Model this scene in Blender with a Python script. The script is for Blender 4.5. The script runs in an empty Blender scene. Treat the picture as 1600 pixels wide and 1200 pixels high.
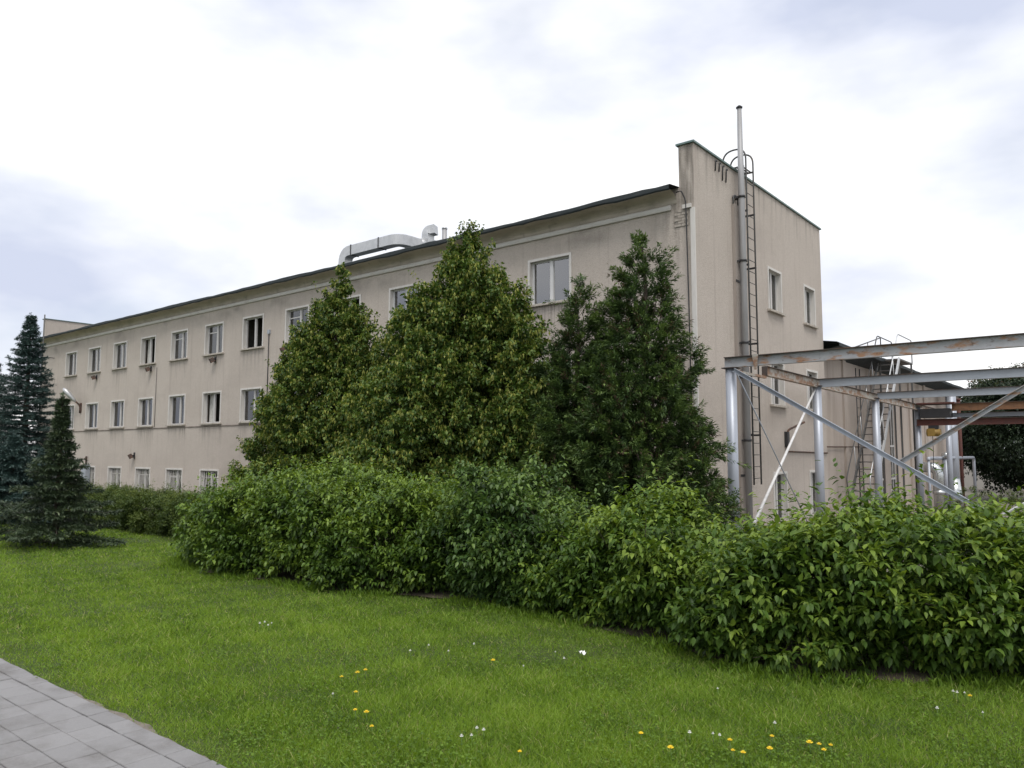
import bpy, math, random
import numpy as np
from mathutils import Vector, Matrix
R = math.radians
random.seed(7); rng = np.random.default_rng(11)
scene = bpy.context.scene
COL = scene.collection

# ------------------------------------------------------------------ camera
cam_d = bpy.data.cameras.new('camera'); cam = bpy.data.objects.new('camera', cam_d); COL.objects.link(cam)
cam_d.sensor_fit = 'HORIZONTAL'; cam_d.sensor_width = 36.0
cam_d.lens = 36.0 * 1199.6 / 1600.0
cam_d.clip_start = 0.05; cam_d.clip_end = 2000
CAM = np.array([8.3026, -17.2228, 1.6])
cam.matrix_world = (Matrix.Translation(CAM) @ Matrix.Rotation(0.6873, 4, 'Z') @ Matrix.Rotation(math.pi/2 + 0.0899, 4, 'X') @ Matrix.Rotation(0.0021, 4, 'Z'))
scene.camera = cam

# ------------------------------------------------------------------ sky and sun
SUN_EL, SUN_AZ = R(60), R(136)          # azimuth clockwise from +Y
W = bpy.data.worlds.new('World'); scene.world = W; W.use_nodes = True
nt = W.node_tree; nt.nodes.clear()
def wn(t, **k):
    n = nt.nodes.new(t)
    for a, b in k.items(): setattr(n, a, b)
    return n
wo = wn('ShaderNodeOutputWorld'); bg = wn('ShaderNodeBackground'); bg.inputs['Strength'].default_value = 0.1
sky = wn('ShaderNodeTexSky', sky_type='NISHITA', sun_disc=False, sun_elevation=SUN_EL, sun_rotation=SUN_AZ, air_density=1.0, dust_density=2.0, ozone_density=1.0)
tc = wn('ShaderNodeTexCoord')
mp = wn('ShaderNodeMapping'); mp.inputs['Scale'].default_value = (1.0, 1.0, 2.3); mp.inputs['Location'].default_value = (2.212, 4.352, 5.29)
nz = wn('ShaderNodeTexNoise'); nz.inputs['Scale'].default_value = 1.7; nz.inputs['Detail'].default_value = 6; nz.inputs['Roughness'].default_value = 0.5
rp = wn('ShaderNodeValToRGB')
rp.color_ramp.elements[0].position = 0.34; rp.color_ramp.elements[0].color = (4.9, 5.3, 6.5, 1)
rp.color_ramp.elements[1].position = 0.56; rp.color_ramp.elements[1].color = (9.4, 9.4, 9.4, 1)
nz2 = wn('ShaderNodeTexNoise'); nz2.inputs['Scale'].default_value = 3.1; nz2.inputs['Detail'].default_value = 4
rp2 = wn('ShaderNodeValToRGB')
rp2.color_ramp.elements[0].position = 0.30; rp2.color_ramp.elements[0].color = (0.75, 0.75, 0.75, 1)
rp2.color_ramp.elements[1].position = 0.50; rp2.color_ramp.elements[1].color = (1, 1, 1, 1)
mx = wn('ShaderNodeMixRGB')
L = nt.links.new
L(tc.outputs['Generated'], mp.inputs['Vector']); L(mp.outputs[0], nz.inputs['Vector']); L(mp.outputs[0], nz2.inputs['Vector'])
L(nz.outputs['Fac'], rp.inputs['Fac']); L(nz2.outputs['Fac'], rp2.inputs['Fac'])
L(rp2.outputs['Color'], mx.inputs['Fac']); L(sky.outputs[0], mx.inputs[1]); L(rp.outputs['Color'], mx.inputs[2])
L(mx.outputs[0], bg.inputs['Color']); L(bg.outputs[0], wo.inputs['Surface'])
sd = bpy.data.lights.new('sun', 'SUN'); sun = bpy.data.objects.new('sun', sd); COL.objects.link(sun)
sd.energy = 1.5; sd.angle = R(24); sd.color = (1.0, 0.95, 0.88)
sdir = Vector((math.sin(SUN_AZ)*math.cos(SUN_EL), math.cos(SUN_AZ)*math.cos(SUN_EL), math.sin(SUN_EL)))
sun.rotation_euler = sdir.to_track_quat('Z', 'Y').to_euler(); sun.location = sdir*60
vs = scene.view_settings; vs.view_transform = 'Standard'; vs.look = 'None'; vs.gamma = 1; vs.use_curve_mapping = False; vs.exposure = 0.46
scene.cycles.use_denoising = True
scene.cycles.max_bounces = 6; scene.cycles.diffuse_bounces = 3; scene.cycles.glossy_bounces = 3; scene.cycles.transparent_max_bounces = 8

# ------------------------------------------------------------------ materials
def new_mat(name):
    m = bpy.data.materials.new(name); m.use_nodes = True
    t = m.node_tree; b = t.nodes['Principled BSDF']
    return m, t, b
def simple(name, col, rough=0.7, metal=0.0, var=0.12, scale=6.0, bump=0.0, bscale=40.0):
    m, t, b = new_mat(name); b.inputs['Roughness'].default_value = rough; b.inputs['Metallic'].default_value = metal
    g = t.nodes.new('ShaderNodeNewGeometry'); n = t.nodes.new('ShaderNodeTexNoise'); n.inputs['Scale'].default_value = scale; n.inputs['Detail'].default_value = 5
    t.links.new(g.outputs['Position'], n.inputs['Vector'])
    r = t.nodes.new('ShaderNodeValToRGB')
    r.color_ramp.elements[0].position = .3; r.color_ramp.elements[1].position = .7
    r.color_ramp.elements[0].color = tuple(c*(1-var) for c in col)+(1,); r.color_ramp.elements[1].color = tuple(min(1, c*(1+var)) for c in col)+(1,)
    t.links.new(n.outputs['Fac'], r.inputs['Fac']); t.links.new(r.outputs['Color'], b.inputs['Base Color'])
    if bump:
        n2 = t.nodes.new('ShaderNodeTexNoise'); n2.inputs['Scale'].default_value = bscale; n2.inputs['Detail'].default_value = 4
        bp = t.nodes.new('ShaderNodeBump'); bp.inputs['Strength'].default_value = bump; bp.inputs['Distance'].default_value = 0.02
        t.links.new(g.outputs['Position'], n2.inputs['Vector']); t.links.new(n2.outputs['Fac'], bp.inputs['Height']); t.links.new(bp.outputs['Normal'], b.inputs['Normal'])
    return m
def layered(name, col, layers, rough=0.85, metal=0.0, bump=0.0, bscale=60.0):
    """base colour with worn patches; layer = (colour, scale vec, lo, hi, amount, detail)"""
    m, t, b = new_mat(name); b.inputs['Roughness'].default_value = rough; b.inputs['Metallic'].default_value = metal
    g = t.nodes.new('ShaderNodeNewGeometry'); prev = None
    for i, (c, sc, lo, hi, amt, det) in enumerate(layers):
        mpn = t.nodes.new('ShaderNodeMapping'); mpn.inputs['Scale'].default_value = sc; mpn.inputs['Location'].default_value = (i*3.7, i*1.9, i*5.1)
        n = t.nodes.new('ShaderNodeTexNoise'); n.inputs['Scale'].default_value = 1; n.inputs['Detail'].default_value = det; n.inputs['Roughness'].default_value = .6
        mr = t.nodes.new('ShaderNodeMapRange'); mr.inputs['From Min'].default_value = lo; mr.inputs['From Max'].default_value = hi; mr.inputs['To Max'].default_value = amt
        mxn = t.nodes.new('ShaderNodeMixRGB'); mxn.inputs[2].default_value = c+(1,)
        t.links.new(g.outputs['Position'], mpn.inputs['Vector']); t.links.new(mpn.outputs[0], n.inputs['Vector']); t.links.new(n.outputs['Fac'], mr.inputs['Value'])
        t.links.new(mr.outputs[0], mxn.inputs['Fac'])
        if prev is None: mxn.inputs[1].default_value = col+(1,)
        else: t.links.new(prev.outputs[0], mxn.inputs[1])
        prev = mxn
    t.links.new(prev.outputs[0], b.inputs['Base Color'])
    if bump:
        n2 = t.nodes.new('ShaderNodeTexNoise'); n2.inputs['Scale'].default_value = bscale; n2.inputs['Detail'].default_value = 5; n2.inputs['Roughness'].default_value = .65
        bp = t.nodes.new('ShaderNodeBump'); bp.inputs['Strength'].default_value = bump; bp.inputs['Distance'].default_value = 0.03
        t.links.new(g.outputs['Position'], n2.inputs['Vector']); t.links.new(n2.outputs['Fac'], bp.inputs['Height']); t.links.new(bp.outputs['Normal'], b.inputs['Normal'])
    return m
M = {}
M['plaster'] = layered('plaster', (.515, .462, .412), [
    ((.43, .38, .335), (.35, .35, .5), .45, .75, .6, 5),
    ((.55, .49, .44), (1.6, 1.6, 1.2), .5, .8, .5, 6),
    ((.33, .275, .24), (3.2, 3.2, .35), .57, .82, .55, 6),
    ((.30, .255, .225), (7, 7, .22), .58, .78, .55, 5),
    ((.30, .26, .235), (.22, .22, .45), .52, .72, .45, 7),
    ((.37, .315, .275), (34, 34, 30), .42, .75, .6, 3)], rough=.95, bump=.8, bscale=34)
def add_dirt(m):
    # rain dirt: runs below the sills of each window bay and grey patches under the eaves
    t = m.node_tree; b = t.nodes['Principled BSDF']; src = b.inputs['Base Color'].links[0].from_socket
    g = t.nodes.new('ShaderNodeNewGeometry'); sp = t.nodes.new('ShaderNodeSeparateXYZ'); t.links.new(g.outputs['Position'], sp.inputs[0])
    def mth(op, a, b_=0.0, c=None):
        n = t.nodes.new('ShaderNodeMath'); n.operation = op
        for i, v in enumerate((a, b_) if c is None else (a, b_, c)):
            if isinstance(v, (int, float)): n.inputs[i].default_value = v
            else: t.links.new(v, n.inputs[i])
        return n.outputs[0]
    def rng_(v, a, b_, lo=0.0, hi=1.0):
        n = t.nodes.new('ShaderNodeMapRange'); n.inputs['From Min'].default_value = a; n.inputs['From Max'].default_value = b_; n.inputs['To Min'].default_value = lo; n.inputs['To Max'].default_value = hi
        t.links.new(v, n.inputs['Value']); return n.outputs[0]
    def noise(sc, det=4):
        mpn = t.nodes.new('ShaderNodeMapping'); mpn.inputs['Scale'].default_value = sc; n = t.nodes.new('ShaderNodeTexNoise'); n.inputs['Scale'].default_value = 1; n.inputs['Detail'].default_value = det
        t.links.new(g.outputs['Position'], mpn.inputs['Vector']); t.links.new(mpn.outputs[0], n.inputs['Vector']); return n.outputs['Fac']
    z, x, y = sp.outputs['Z'], sp.outputs['X'], sp.outputs['Y']
    bay = mth('MULTIPLY', mth('FRACT', mth('DIVIDE', mth('ADD', x, 95.28), 3.0)), 3.0)
    inbay = mth('MULTIPLY', rng_(bay, .02, .10), rng_(bay, 1.72, 1.60))
    runs = None
    for s_ in (5.80, 2.70):
        k = mth('MULTIPLY', rng_(z, s_-1.0, s_-.02), mth('LESS_THAN', z, s_)); runs = k if runs is None else mth('MAXIMUM', runs, k)
    runs = mth('MULTIPLY', mth('MULTIPLY', runs, inbay), rng_(noise((16, 16, .5)), .44, .70, 0, .75))
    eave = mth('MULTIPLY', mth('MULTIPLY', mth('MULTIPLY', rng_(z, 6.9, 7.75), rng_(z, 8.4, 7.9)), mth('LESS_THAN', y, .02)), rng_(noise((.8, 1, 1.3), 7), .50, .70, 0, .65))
    corner = mth('MULTIPLY', mth('MULTIPLY', rng_(x, -1.3, -.35), rng_(z, 5.4, 7.7)), mth('MULTIPLY', mth('LESS_THAN', y, .02), rng_(noise((7, 7, .8), 6), .38, .62, 0, .85)))
    copg = mth('MULTIPLY', mth('MULTIPLY', rng_(z, 8.2, 9.3), mth('GREATER_THAN', x, -.02)), rng_(noise((1, 6, .5), 6), .50, .70, 0, .6))
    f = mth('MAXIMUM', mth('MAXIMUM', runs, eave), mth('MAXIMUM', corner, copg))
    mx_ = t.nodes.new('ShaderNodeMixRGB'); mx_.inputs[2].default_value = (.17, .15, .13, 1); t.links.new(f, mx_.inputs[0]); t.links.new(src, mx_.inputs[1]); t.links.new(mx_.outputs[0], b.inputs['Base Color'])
add_dirt(M['plaster'])
M['plaster_wing'] = layered('plaster_wing', (.44, .38, .335), [
    ((.26, .215, .18), (1.1, 1.1, .10), .50, .72, .8, 5),
    ((.48, .41, .34), (1.5, 1.5, 1.0), .5, .8, .5, 5),
    ((.22, .17, .14), (.8, .8, .5), .56, .8, .5, 5)], rough=.95, bump=.6, bscale=38)
M['cove'] = layered('cove_plaster', (.54, .48, .42), [((.36, .32, .28), (1.4, 3, 3), .45, .7, .8, 5), ((.2, .17, .14), (6, 6, 1), .58, .8, .6, 4)], rough=.95, bump=.3)
M['white'] = layered('white_paint', (.60, .58, .55), [((.42, .39, .36), (3, 3, 1), .5, .8, .7, 5), ((.36, .32, .28), (12, 12, 5), .62, .8, .6, 4)], rough=.6, bump=.1)
M['frame'] = layered('window_frame_paint', (.52, .51, .50), [((.33, .31, .285), (9, 9, 3), .52, .8, .7, 4)], rough=.5)
M['frame_new'] = simple('new_white_frame', (.62, .62, .62), .35, var=.03)
M['sill'] = layered('sill_concrete', (.46, .42, .37), [((.2, .17, .14), (7, 7, 7), .45, .75, .8, 5)], rough=.9, bump=.3)
M['roof'] = layered('roof_felt', (.022, .030, .034), [((.06, .065, .065), (2, 2, 6), .5, .75, .6, 5)], rough=.8, bump=.4)
M['coping'] = layered('coping_sheet', (.12, .18, .17), [((.22, .27, .26), (3, 3, 3), .5, .75, .6, 4)], rough=.5, metal=.3)
M['rust_fix'] = layered('rusty_fixture', (.055, .04, .035), [((.17, .075, .04), (14, 14, 14), .45, .7, .8, 4)], rough=.8)
M['dark'] = simple('dark_metal', (.035, .035, .038), .55, .3)
M['ladder'] = layered('ladder_paint', (.09, .09, .09), [((.17, .13, .10), (8, 8, 8), .5, .75, .7, 4)], rough=.6, metal=.2)
M['galv'] = layered('galvanised_sheet', (.52, .53, .54), [((.34, .35, .36), (4, 4, 4), .45, .75, .6, 5), ((.66, .67, .68), (9, 9, 9), .55, .8, .5, 3)], rough=.42, metal=.55)
M['lag'] = layered('pipe_cladding', (.60, .62, .63), [((.36, .37, .37), (4, 4, 2), .45, .75, .5, 5)], rough=.25, metal=.85)
M['flue'] = layered('flue_paint', (.36, .36, .37), [((.24, .235, .23), (5, 5, .6), .45, .75, .8, 5)], rough=.55, metal=.25)
M['silver'] = layered('silver_paint', (.40, .43, .49), [((.28, .30, .34), (3, 3, .5), .45, .75, .6, 5), ((.25, .14, .08), (7, 7, 7), .66, .78, .7, 5)], rough=.45, metal=.35)
M['beam'] = layered('worn_steel_paint', (.36, .37, .385), [((.26, .26, .26), (4, 4, 8), .4, .7, .6, 5), ((.33, .165, .07), (2.2, 2.2, 6), .52, .62, .85, 6), ((.10, .055, .035), (9, 9, 16), .58, .75, .8, 4)], rough=.65, metal=.15)
M['beam_rusty'] = layered('rust_streaked_paint', (.40, .38, .34), [((.25, .13, .07), (3, 3, 6), .44, .58, .9, 6), ((.10, .055, .035), (8, 8, 12), .55, .75, .8, 4)], rough=.7, metal=.1)
M['beam_clean'] = layered('grey_steel_paint', (.33, .36, .40), [((.25, .27, .29), (3, 3, 6), .45, .75, .6, 5), ((.30, .16, .08), (4, 4, 6), .66, .74, .8, 5)], rough=.6, metal=.2)
M['flange'] = layered('rusted_flange', (.07, .055, .05), [((.18, .09, .05), (5, 5, 5), .5, .75, .7, 4)], rough=.85)
M['rust'] = layered('orange_rust', (.20, .105, .055), [((.09, .05, .035), (5, 5, 9), .45, .7, .7, 5)], rough=.9)
M['oxide'] = layered('red_oxide_paint', (.11, .04, .032), [((.06, .035, .03), (5, 5, 9), .45, .7, .7, 5)], rough=.8)
M['whitepole'] = simple('pale_pole_paint', (.66, .66, .66), .5, var=.12, scale=8)
M['yellow'] = layered('hoist_yellow', (.27, .17, .035), [((.2, .11, .03), (9, 9, 9), .45, .7, .7, 4)], rough=.6)
M['slab'] = layered('paving_slab', (.235, .232, .236), [((.125, .118, .112), (2.6, 2.6, 2.6), .46, .70, .75, 8), ((.27, .265, .26), (40, 40, 40), .5, .8, .5, 3)], rough=.95, bump=.35, bscale=90)
_m = M['slab']; _t = _m.node_tree; _b = _t.nodes['Principled BSDF']; _src = _b.inputs['Base Color'].links[0].from_socket
_oi = _t.nodes.new('ShaderNodeObjectInfo'); _mr = _t.nodes.new('ShaderNodeMapRange'); _mr.inputs['To Min'].default_value = .90; _mr.inputs['To Max'].default_value = 1.08
_mu = _t.nodes.new('ShaderNodeMixRGB'); _mu.blend_type = 'MULTIPLY'; _mu.inputs[0].default_value = 1
_t.links.new(_oi.outputs['Random'], _mr.inputs['Value']); _t.links.new(_src, _mu.inputs[1]); _t.links.new(_mr.outputs[0], _mu.inputs[2]); _t.links.new(_mu.outputs[0], _b.inputs['Base Color'])
M['grit'] = layered('joint_grit', (.20, .175, .15), [((.12, .105, .085), (20, 20, 20), .4, .7, .8, 4)], rough=1, bump=.4)
M['soil'] = layered('soil', (.07, .052, .038), [((.12, .095, .07), (12, 12, 12), .45, .7, .7, 6), ((.04, .05, .015), (4, 4, 4), .5, .7, .7, 5)], rough=1, bump=.6, bscale=30)
M['lawn'] = layered('lawn_base', (.050, .085, .012), [((.085, .120, .015), (.9, .9, .9), .4, .7, .7, 6), ((.035, .035, .016), (60, 60, 60), .42, .65, .8, 3)], rough=1, bump=.5, bscale=50)
M['bark'] = layered('bark', (.09, .07, .055), [((.045, .036, .03), (12, 12, 3), .45, .7, .8, 5)], rough=.95, bump=.6, bscale=25)
M['room'] = simple('room_wall', (.20, .19, .17), .95)
M['curtain'] = simple('curtain_cloth', (.55, .54, .51), .95, var=.15, scale=9)
M['brick'] = layered('pale_brick', (.40, .36, .32), [((.26, .225, .195), (9, 9, 9), .45, .7, .7, 4)], rough=.95, bump=.4)
M['mortar'] = layered('old_mortar', (.30, .27, .24), [((.20, .18, .16), (14, 14, 14), .45, .7, .7, 4)], rough=1, bump=.5)
M['concrete'] = layered('far_concrete', (.42, .40, .37), [((.30, .28, .25), (1, 1, .3), .45, .75, .7, 5)], rough=.95)
M['greybox'] = simple('grey_box_paint', (.33, .36, .40), .5, var=.08)
M['petal_y'] = simple('dandelion_petals', (.85, .62, .03), .7, var=.08)
M['petal_w'] = simple('clover_petals', (.78, .78, .74), .7, var=.05)
M['stem'] = simple('flower_stem', (.10, .17, .04), .7)
M['paper'] = simple('paper', (.82, .82, .80), .8, var=.04)
# glass: clear with fresnel mirror
m, t, b = new_mat('window_glass'); t.nodes.remove(b)
o = t.nodes['Material Output']; tr = t.nodes.new('ShaderNodeBsdfTransparent'); tr.inputs[0].default_value = (.72, .76, .76, 1)
gl = t.nodes.new('ShaderNodeBsdfGlossy'); gl.inputs['Roughness'].default_value = .02
fr = t.nodes.new('ShaderNodeFresnel'); fr.inputs['IOR'].default_value = 2.2
ms = t.nodes.new('ShaderNodeMixShader'); t.links.new(fr.outputs[0], ms.inputs[0]); t.links.new(tr.outputs[0], ms.inputs[1]); t.links.new(gl.outputs[0], ms.inputs[2]); t.links.new(ms.outputs[0], o.inputs[0])
M['glass'] = m
M['glass_new'] = m.copy(); M['glass_new'].name = 'double_glazing'
for n_ in M['glass_new'].node_tree.nodes:
    if n_.type == 'FRESNEL': n_.inputs['IOR'].default_value = 3.2
def leafmat(name, stops, rough=.5, trans=.28, spec=.35):
    """leaf colour varies leaf to leaf through the 'rnd' attribute"""
    m, t, b = new_mat(name); b.inputs['Roughness'].default_value = rough
    b.inputs['Specular IOR Level'].default_value = spec
    a = t.nodes.new('ShaderNodeAttribute'); a.attribute_name = 'rnd'
    r = t.nodes.new('ShaderNodeValToRGB'); e = r.color_ramp.elements
    while len(e) < len(stops): e.new(.5)
    for i, (p, c) in enumerate(stops): e[i].position = p; e[i].color = c+(1,)
    tl = t.nodes.new('ShaderNodeBsdfTranslucent'); mxs = t.nodes.new('ShaderNodeMixShader'); mxs.inputs[0].default_value = trans
    hs = t.nodes.new('ShaderNodeHueSaturation'); hs.inputs['Hue'].default_value = .485; hs.inputs['Saturation'].default_value = 1.1; hs.inputs['Value'].default_value = 1.25
    t.links.new(a.outputs['Fac'], r.inputs['Fac']); t.links.new(r.outputs['Color'], b.inputs['Base Color']); t.links.new(r.outputs['Color'], hs.inputs['Color'])
    t.links.new(hs.outputs[0], tl.inputs['Color']); t.links.new(b.outputs[0], mxs.inputs[1]); t.links.new(tl.outputs[0], mxs.inputs[2])
    t.links.new(mxs.outputs[0], t.nodes['Material Output'].inputs[0])
    return m
M['lf_linden'] = leafmat('linden_leaf', [(0, (.030, .066, .015)), (.55, (.074, .132, .026)), (1, (.155, .220, .044))])
M['lf_bract'] = leafmat('linden_bract', [(0, (.16, .19, .035)), (1, (.40, .42, .10))], trans=.35)
M['lf_thuja'] = leafmat('thuja_spray', [(0, (.026, .050, .020)), (.5, (.068, .120, .034)), (1, (.170, .245, .062))], trans=.15)
M['lf_thuja_dry'] = leafmat('thuja_dry_spray', [(0, (.06, .042, .026)), (1, (.14, .10, .06))], trans=.1)
M['lf_spruce'] = leafmat('spruce_needles', [(0, (.024, .040, .022)), (.6, (.060, .090, .046)), (1, (.130, .165, .080))], trans=.08)
M['lf_spruce_blue'] = leafmat('blue_spruce_needles', [(0, (.026, .050, .048)), (.6, (.062, .105, .095)), (1, (.135, .20, .175))], trans=.08)
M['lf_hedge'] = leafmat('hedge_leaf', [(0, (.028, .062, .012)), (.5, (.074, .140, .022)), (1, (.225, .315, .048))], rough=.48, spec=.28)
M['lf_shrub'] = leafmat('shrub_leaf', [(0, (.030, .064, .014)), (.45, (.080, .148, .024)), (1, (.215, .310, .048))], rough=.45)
M['lf_bluish'] = leafmat('bluish_leaf', [(0, (.026, .056, .017)), (.5, (.060, .118, .028)), (1, (.155, .240, .050))], rough=.42)
M['lf_spirea'] = leafmat('fine_hedge_leaf', [(0, (.038, .068, .016)), (.6, (.080, .125, .026)), (1, (.17, .21, .05))])
M['lf_far'] = leafmat('far_tree_leaf', [(0, (.010, .020, .010)), (.7, (.022, .040, .018)), (1, (.045, .070, .026))], trans=.15)
M['lf_copper'] = leafmat('red_tinged_leaf', [(0, (.03, .06, .02)), (.6, (.06, .09, .03)), (1, (.20, .07, .04))])
M['lf_grass'] = leafmat('grass_blade', [(0, (.064, .125, .016)), (.45, (.168, .285, .032)), (.85, (.280, .410, .058)), (1, (.44, .42, .18))], rough=.55, trans=.4)

# ------------------------------------------------------------------ builders
WORLD = {}          # object -> world origin
def link(o, parent=None, w=(0, 0, 0)):
    COL.objects.link(o); w = np.array(w, float); WORLD[o.name] = w
    if parent is not None:
        o.parent = parent; o.location = tuple(w - WORLD[parent.name])
    else: o.location = tuple(w)
    return o
def tag(o, label=None, cat=None, group=None, kind=None):
    if label: o['label'] = label
    if cat: o['category'] = cat
    if group: o['group'] = group
    if kind: o['kind'] = kind
    return o
def thing(name, loc, label, cat, group=None):
    return tag(link(bpy.data.objects.new(name, None), None, loc), label, cat, group)
class MB:
    def __init__(s): s.v = []; s.f = []; s.sm = []
    def quad(s, a, b, c, d):
        n = len(s.v); s.v += [tuple(a), tuple(b), tuple(c), tuple(d)]; s.f.append((n, n+1, n+2, n+3)); s.sm.append(False)
    def box(s, x0, x1, y0, y1, z0, z1):
        n = len(s.v); s.v += [(x, y, z) for z in (z0, z1) for y in (y0, y1) for x in (x0, x1)]
        for q in ((0, 2, 3, 1), (4, 5, 7, 6), (0, 1, 5, 4), (2, 6, 7, 3), (0, 4, 6, 2), (1, 3, 7, 5)): s.f.append(tuple(n+i for i in q)); s.sm.append(False)
        return s
    def sweep(s, prof, p0, p1, up=(0, 0, 1), p_up=None):
        """closed 2-D profile [(a, b)] swept from p0 to p1; a sideways, b along up"""
        p0, p1 = Vector(p0), Vector(p1); d = (p1-p0).normalized(); u = Vector(up); sd_ = d.cross(u).normalized(); u = sd_.cross(d)
        n = len(s.v); k = len(prof)
        for p in (p0, p1): s.v += [tuple(p + sd_*a + u*b_) for a, b_ in prof]
        for i in range(k): j = (i+1) % k; s.f.append((n+i, n+j, n+k+j, n+k+i)); s.sm.append(False)
        s.f.append(tuple(range(n+k-1, n-1, -1))); s.f.append(tuple(range(n+k, n+2*k))); s.sm += [False, False]
        return s
    def bar(s, p0, p1, w, h, up=(0, 0, 1)): return s.sweep([(-w/2, -h/2), (w/2, -h/2), (w/2, h/2), (-w/2, h/2)], p0, p1, up)
    def tube(s, pts, r, n=12, r1=None, cap=True):
        pts = [Vector(p) for p in pts]; k = len(pts); rs = r if isinstance(r, (list, tuple)) else ([r]*k if r1 is None else [r+(r1-r)*i/(k-1) for i in range(k)])
        ref = None; base = len(s.v)
        for i, p in enumerate(pts):
            d = (pts[min(i+1, k-1)]-pts[max(i-1, 0)]).normalized()
            if ref is None: ref = d.orthogonal().normalized()
            ref = (ref - d*ref.dot(d)).normalized(); bb = d.cross(ref)
            s.v += [tuple(p + (ref*math.cos(2*math.pi*a/n) + bb*math.sin(2*math.pi*a/n))*rs[i]) for a in range(n)]
        for i in range(k-1):
            for a in range(n):
                b2 = (a+1) % n; s.f.append((base+i*n+a, base+i*n+b2, base+(i+1)*n+b2, base+(i+1)*n+a)); s.sm.append(True)
        if cap: s.f.append(tuple(base+n-1-a for a in range(n))); s.f.append(tuple(base+(k-1)*n+a for a in range(n))); s.sm += [False, False]
        return s
    def mesh(s, name, mat, origin=(0, 0, 0)):
        me = bpy.data.meshes.new(name); og = np.array(origin, float)
        me.from_pydata([tuple(np.array(p)-og) for p in s.v], [], s.f); me.polygons.foreach_set('use_smooth', s.sm)
        me.materials.append(mat); me.update(); return me
    def build(s, name, mat, parent=None, origin=None):
        if origin is None:
            a = np.array(s.v); origin = ((a[:, 0].min()+a[:, 0].max())/2, (a[:, 1].min()+a[:, 1].max())/2, a[:, 2].min())
        return link(bpy.data.objects.new(name, s.mesh(name, mat, origin)), parent, origin)
def bezel(pts, steps=6, rad=0.2):
    """polyline with rounded corners"""
    pts = [Vector(p) for p in pts]; out = [pts[0]]
    for i in range(1, len(pts)-1):
        a, b_, c = pts[i-1], pts[i], pts[i+1]; d0 = (a-b_); d1 = (c-b_); r = min(rad, d0.length*.49, d1.length*.49)
        p, q = b_+d0.normalized()*r, b_+d1.normalized()*r
        for k in range(steps+1):
            u = k/steps; out.append(p*(1-u)**2 + b_*2*u*(1-u) + q*u*u)
    out.append(pts[-1]); return out
def wall_panel(mb, o, u, inn, Wd, z0, z1, openings, depth=.25):
    """wall sheet with openings and reveals; o = origin, u = along, inn = into the building"""
    o, u, inn = Vector(o), Vector(u), Vector(inn); us = sorted({0, Wd} | {a for p in openings for a in p[:2]}); zs = sorted({z0, z1} | {a for p in openings for a in p[2:]})
    P = lambda a, z, d=0: o + u*a + inn*d + Vector((0, 0, z))
    for i in range(len(us)-1):
        for j in range(len(zs)-1):
            cu, cz = (us[i]+us[i+1])/2, (zs[j]+zs[j+1])/2
            if any(a < cu < b_ and c < cz < d for a, b_, c, d in openings): continue
            mb.quad(P(us[i], zs[j]), P(us[i+1], zs[j]), P(us[i+1], zs[j+1]), P(us[i], zs[j+1]))
    for a, b_, c, d in openings:
        mb.quad(P(a, c), P(a, c, depth), P(a, d, depth), P(a, d)); mb.quad(P(b_, c), P(b_, d), P(b_, d, depth), P(b_, c, depth))
        mb.quad(P(a, c), P(b_, c), P(b_, c, depth), P(a, c, depth)); mb.quad(P(a, d), P(a, d, depth), P(b_, d, depth), P(b_, d))

# ------------------------------------------------------------------ ground
GY = [-200, -60, -20, -9.6, -8, -6, -4, -2, 0, 12, 60, 400]
GZ = [0, 0, 0, 0, -.10, -.42, -.80, -1.10, -1.25, -1.30, -1.4, -1.4]
def gz(y): return float(np.interp(y, GY, GZ))
xs = [-400, -120, -60] + list(np.arange(-45, 30.1, 1.5)) + [60, 150, 400]
ys = [-400, -120, -60, -30] + list(np.arange(-20, 12.1, .5)) + [20, 40, 80, 160, 500]
gv = [(x, y, gz(y) + (.012*math.sin(x*1.7+y)*math.cos(y*2.1) - .012 if -14.8 < y < -9.8 else 0)) for y in ys for x in xs]
nx = len(xs)
gf = [(j*nx+i, j*nx+i+1, (j+1)*nx+i+1, (j+1)*nx+i) for j in range(len(ys)-1) for i in range(nx-1)]
me = bpy.data.meshes.new('lawn_ground'); me.from_pydata(gv, [], gf); me.materials.append(M['lawn']); me.polygons.foreach_set('use_smooth', [True]*len(gf))
tag(link(bpy.data.objects.new('lawn_ground', me)), 'green lawn sloping gently down towards the building', kind='structure')
# bare soil under the shrubs, ragged edge
FRONT = ([-40, -12, -4.2, -2.9, -2.2, -.4, 1.2, 2.1, 3.5, 4.7, 5.5, 6.1, 6.84, 7.5, 9, 14], [-9.8, -9.8, -9.85, -11.2, -11.55, -11.5, -11.3, -10.9, -10.85, -11.0, -11.30, -11.48, -11.08, -10.5, -9.9, -9.8])
sb = MB(); q = np.arange(-3.0, 14.01, .12)
edge = [np.interp(x, *FRONT) - .10 - .16*(math.sin(x*3.1)*.5+.5)*random.random() for x in q]
for i in range(len(q)-1):
    for (d0, d1) in ((0, .5), (.5, 1.0), (1.0, 1.9)):
        sb.quad((q[i], edge[i]+d0, .006), (q[i+1], edge[i+1]+d0, .006), (q[i+1], edge[i+1]+d1, .006 if d1 < 1.5 else -.02), (q[i], edge[i]+d1, .006 if d1 < 1.5 else -.02))
tag(sb.build('soil_bed', M['soil'], None, (0, -10, 0)), 'bare brown soil under the shrubs along the lawn', kind='structure')

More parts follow.
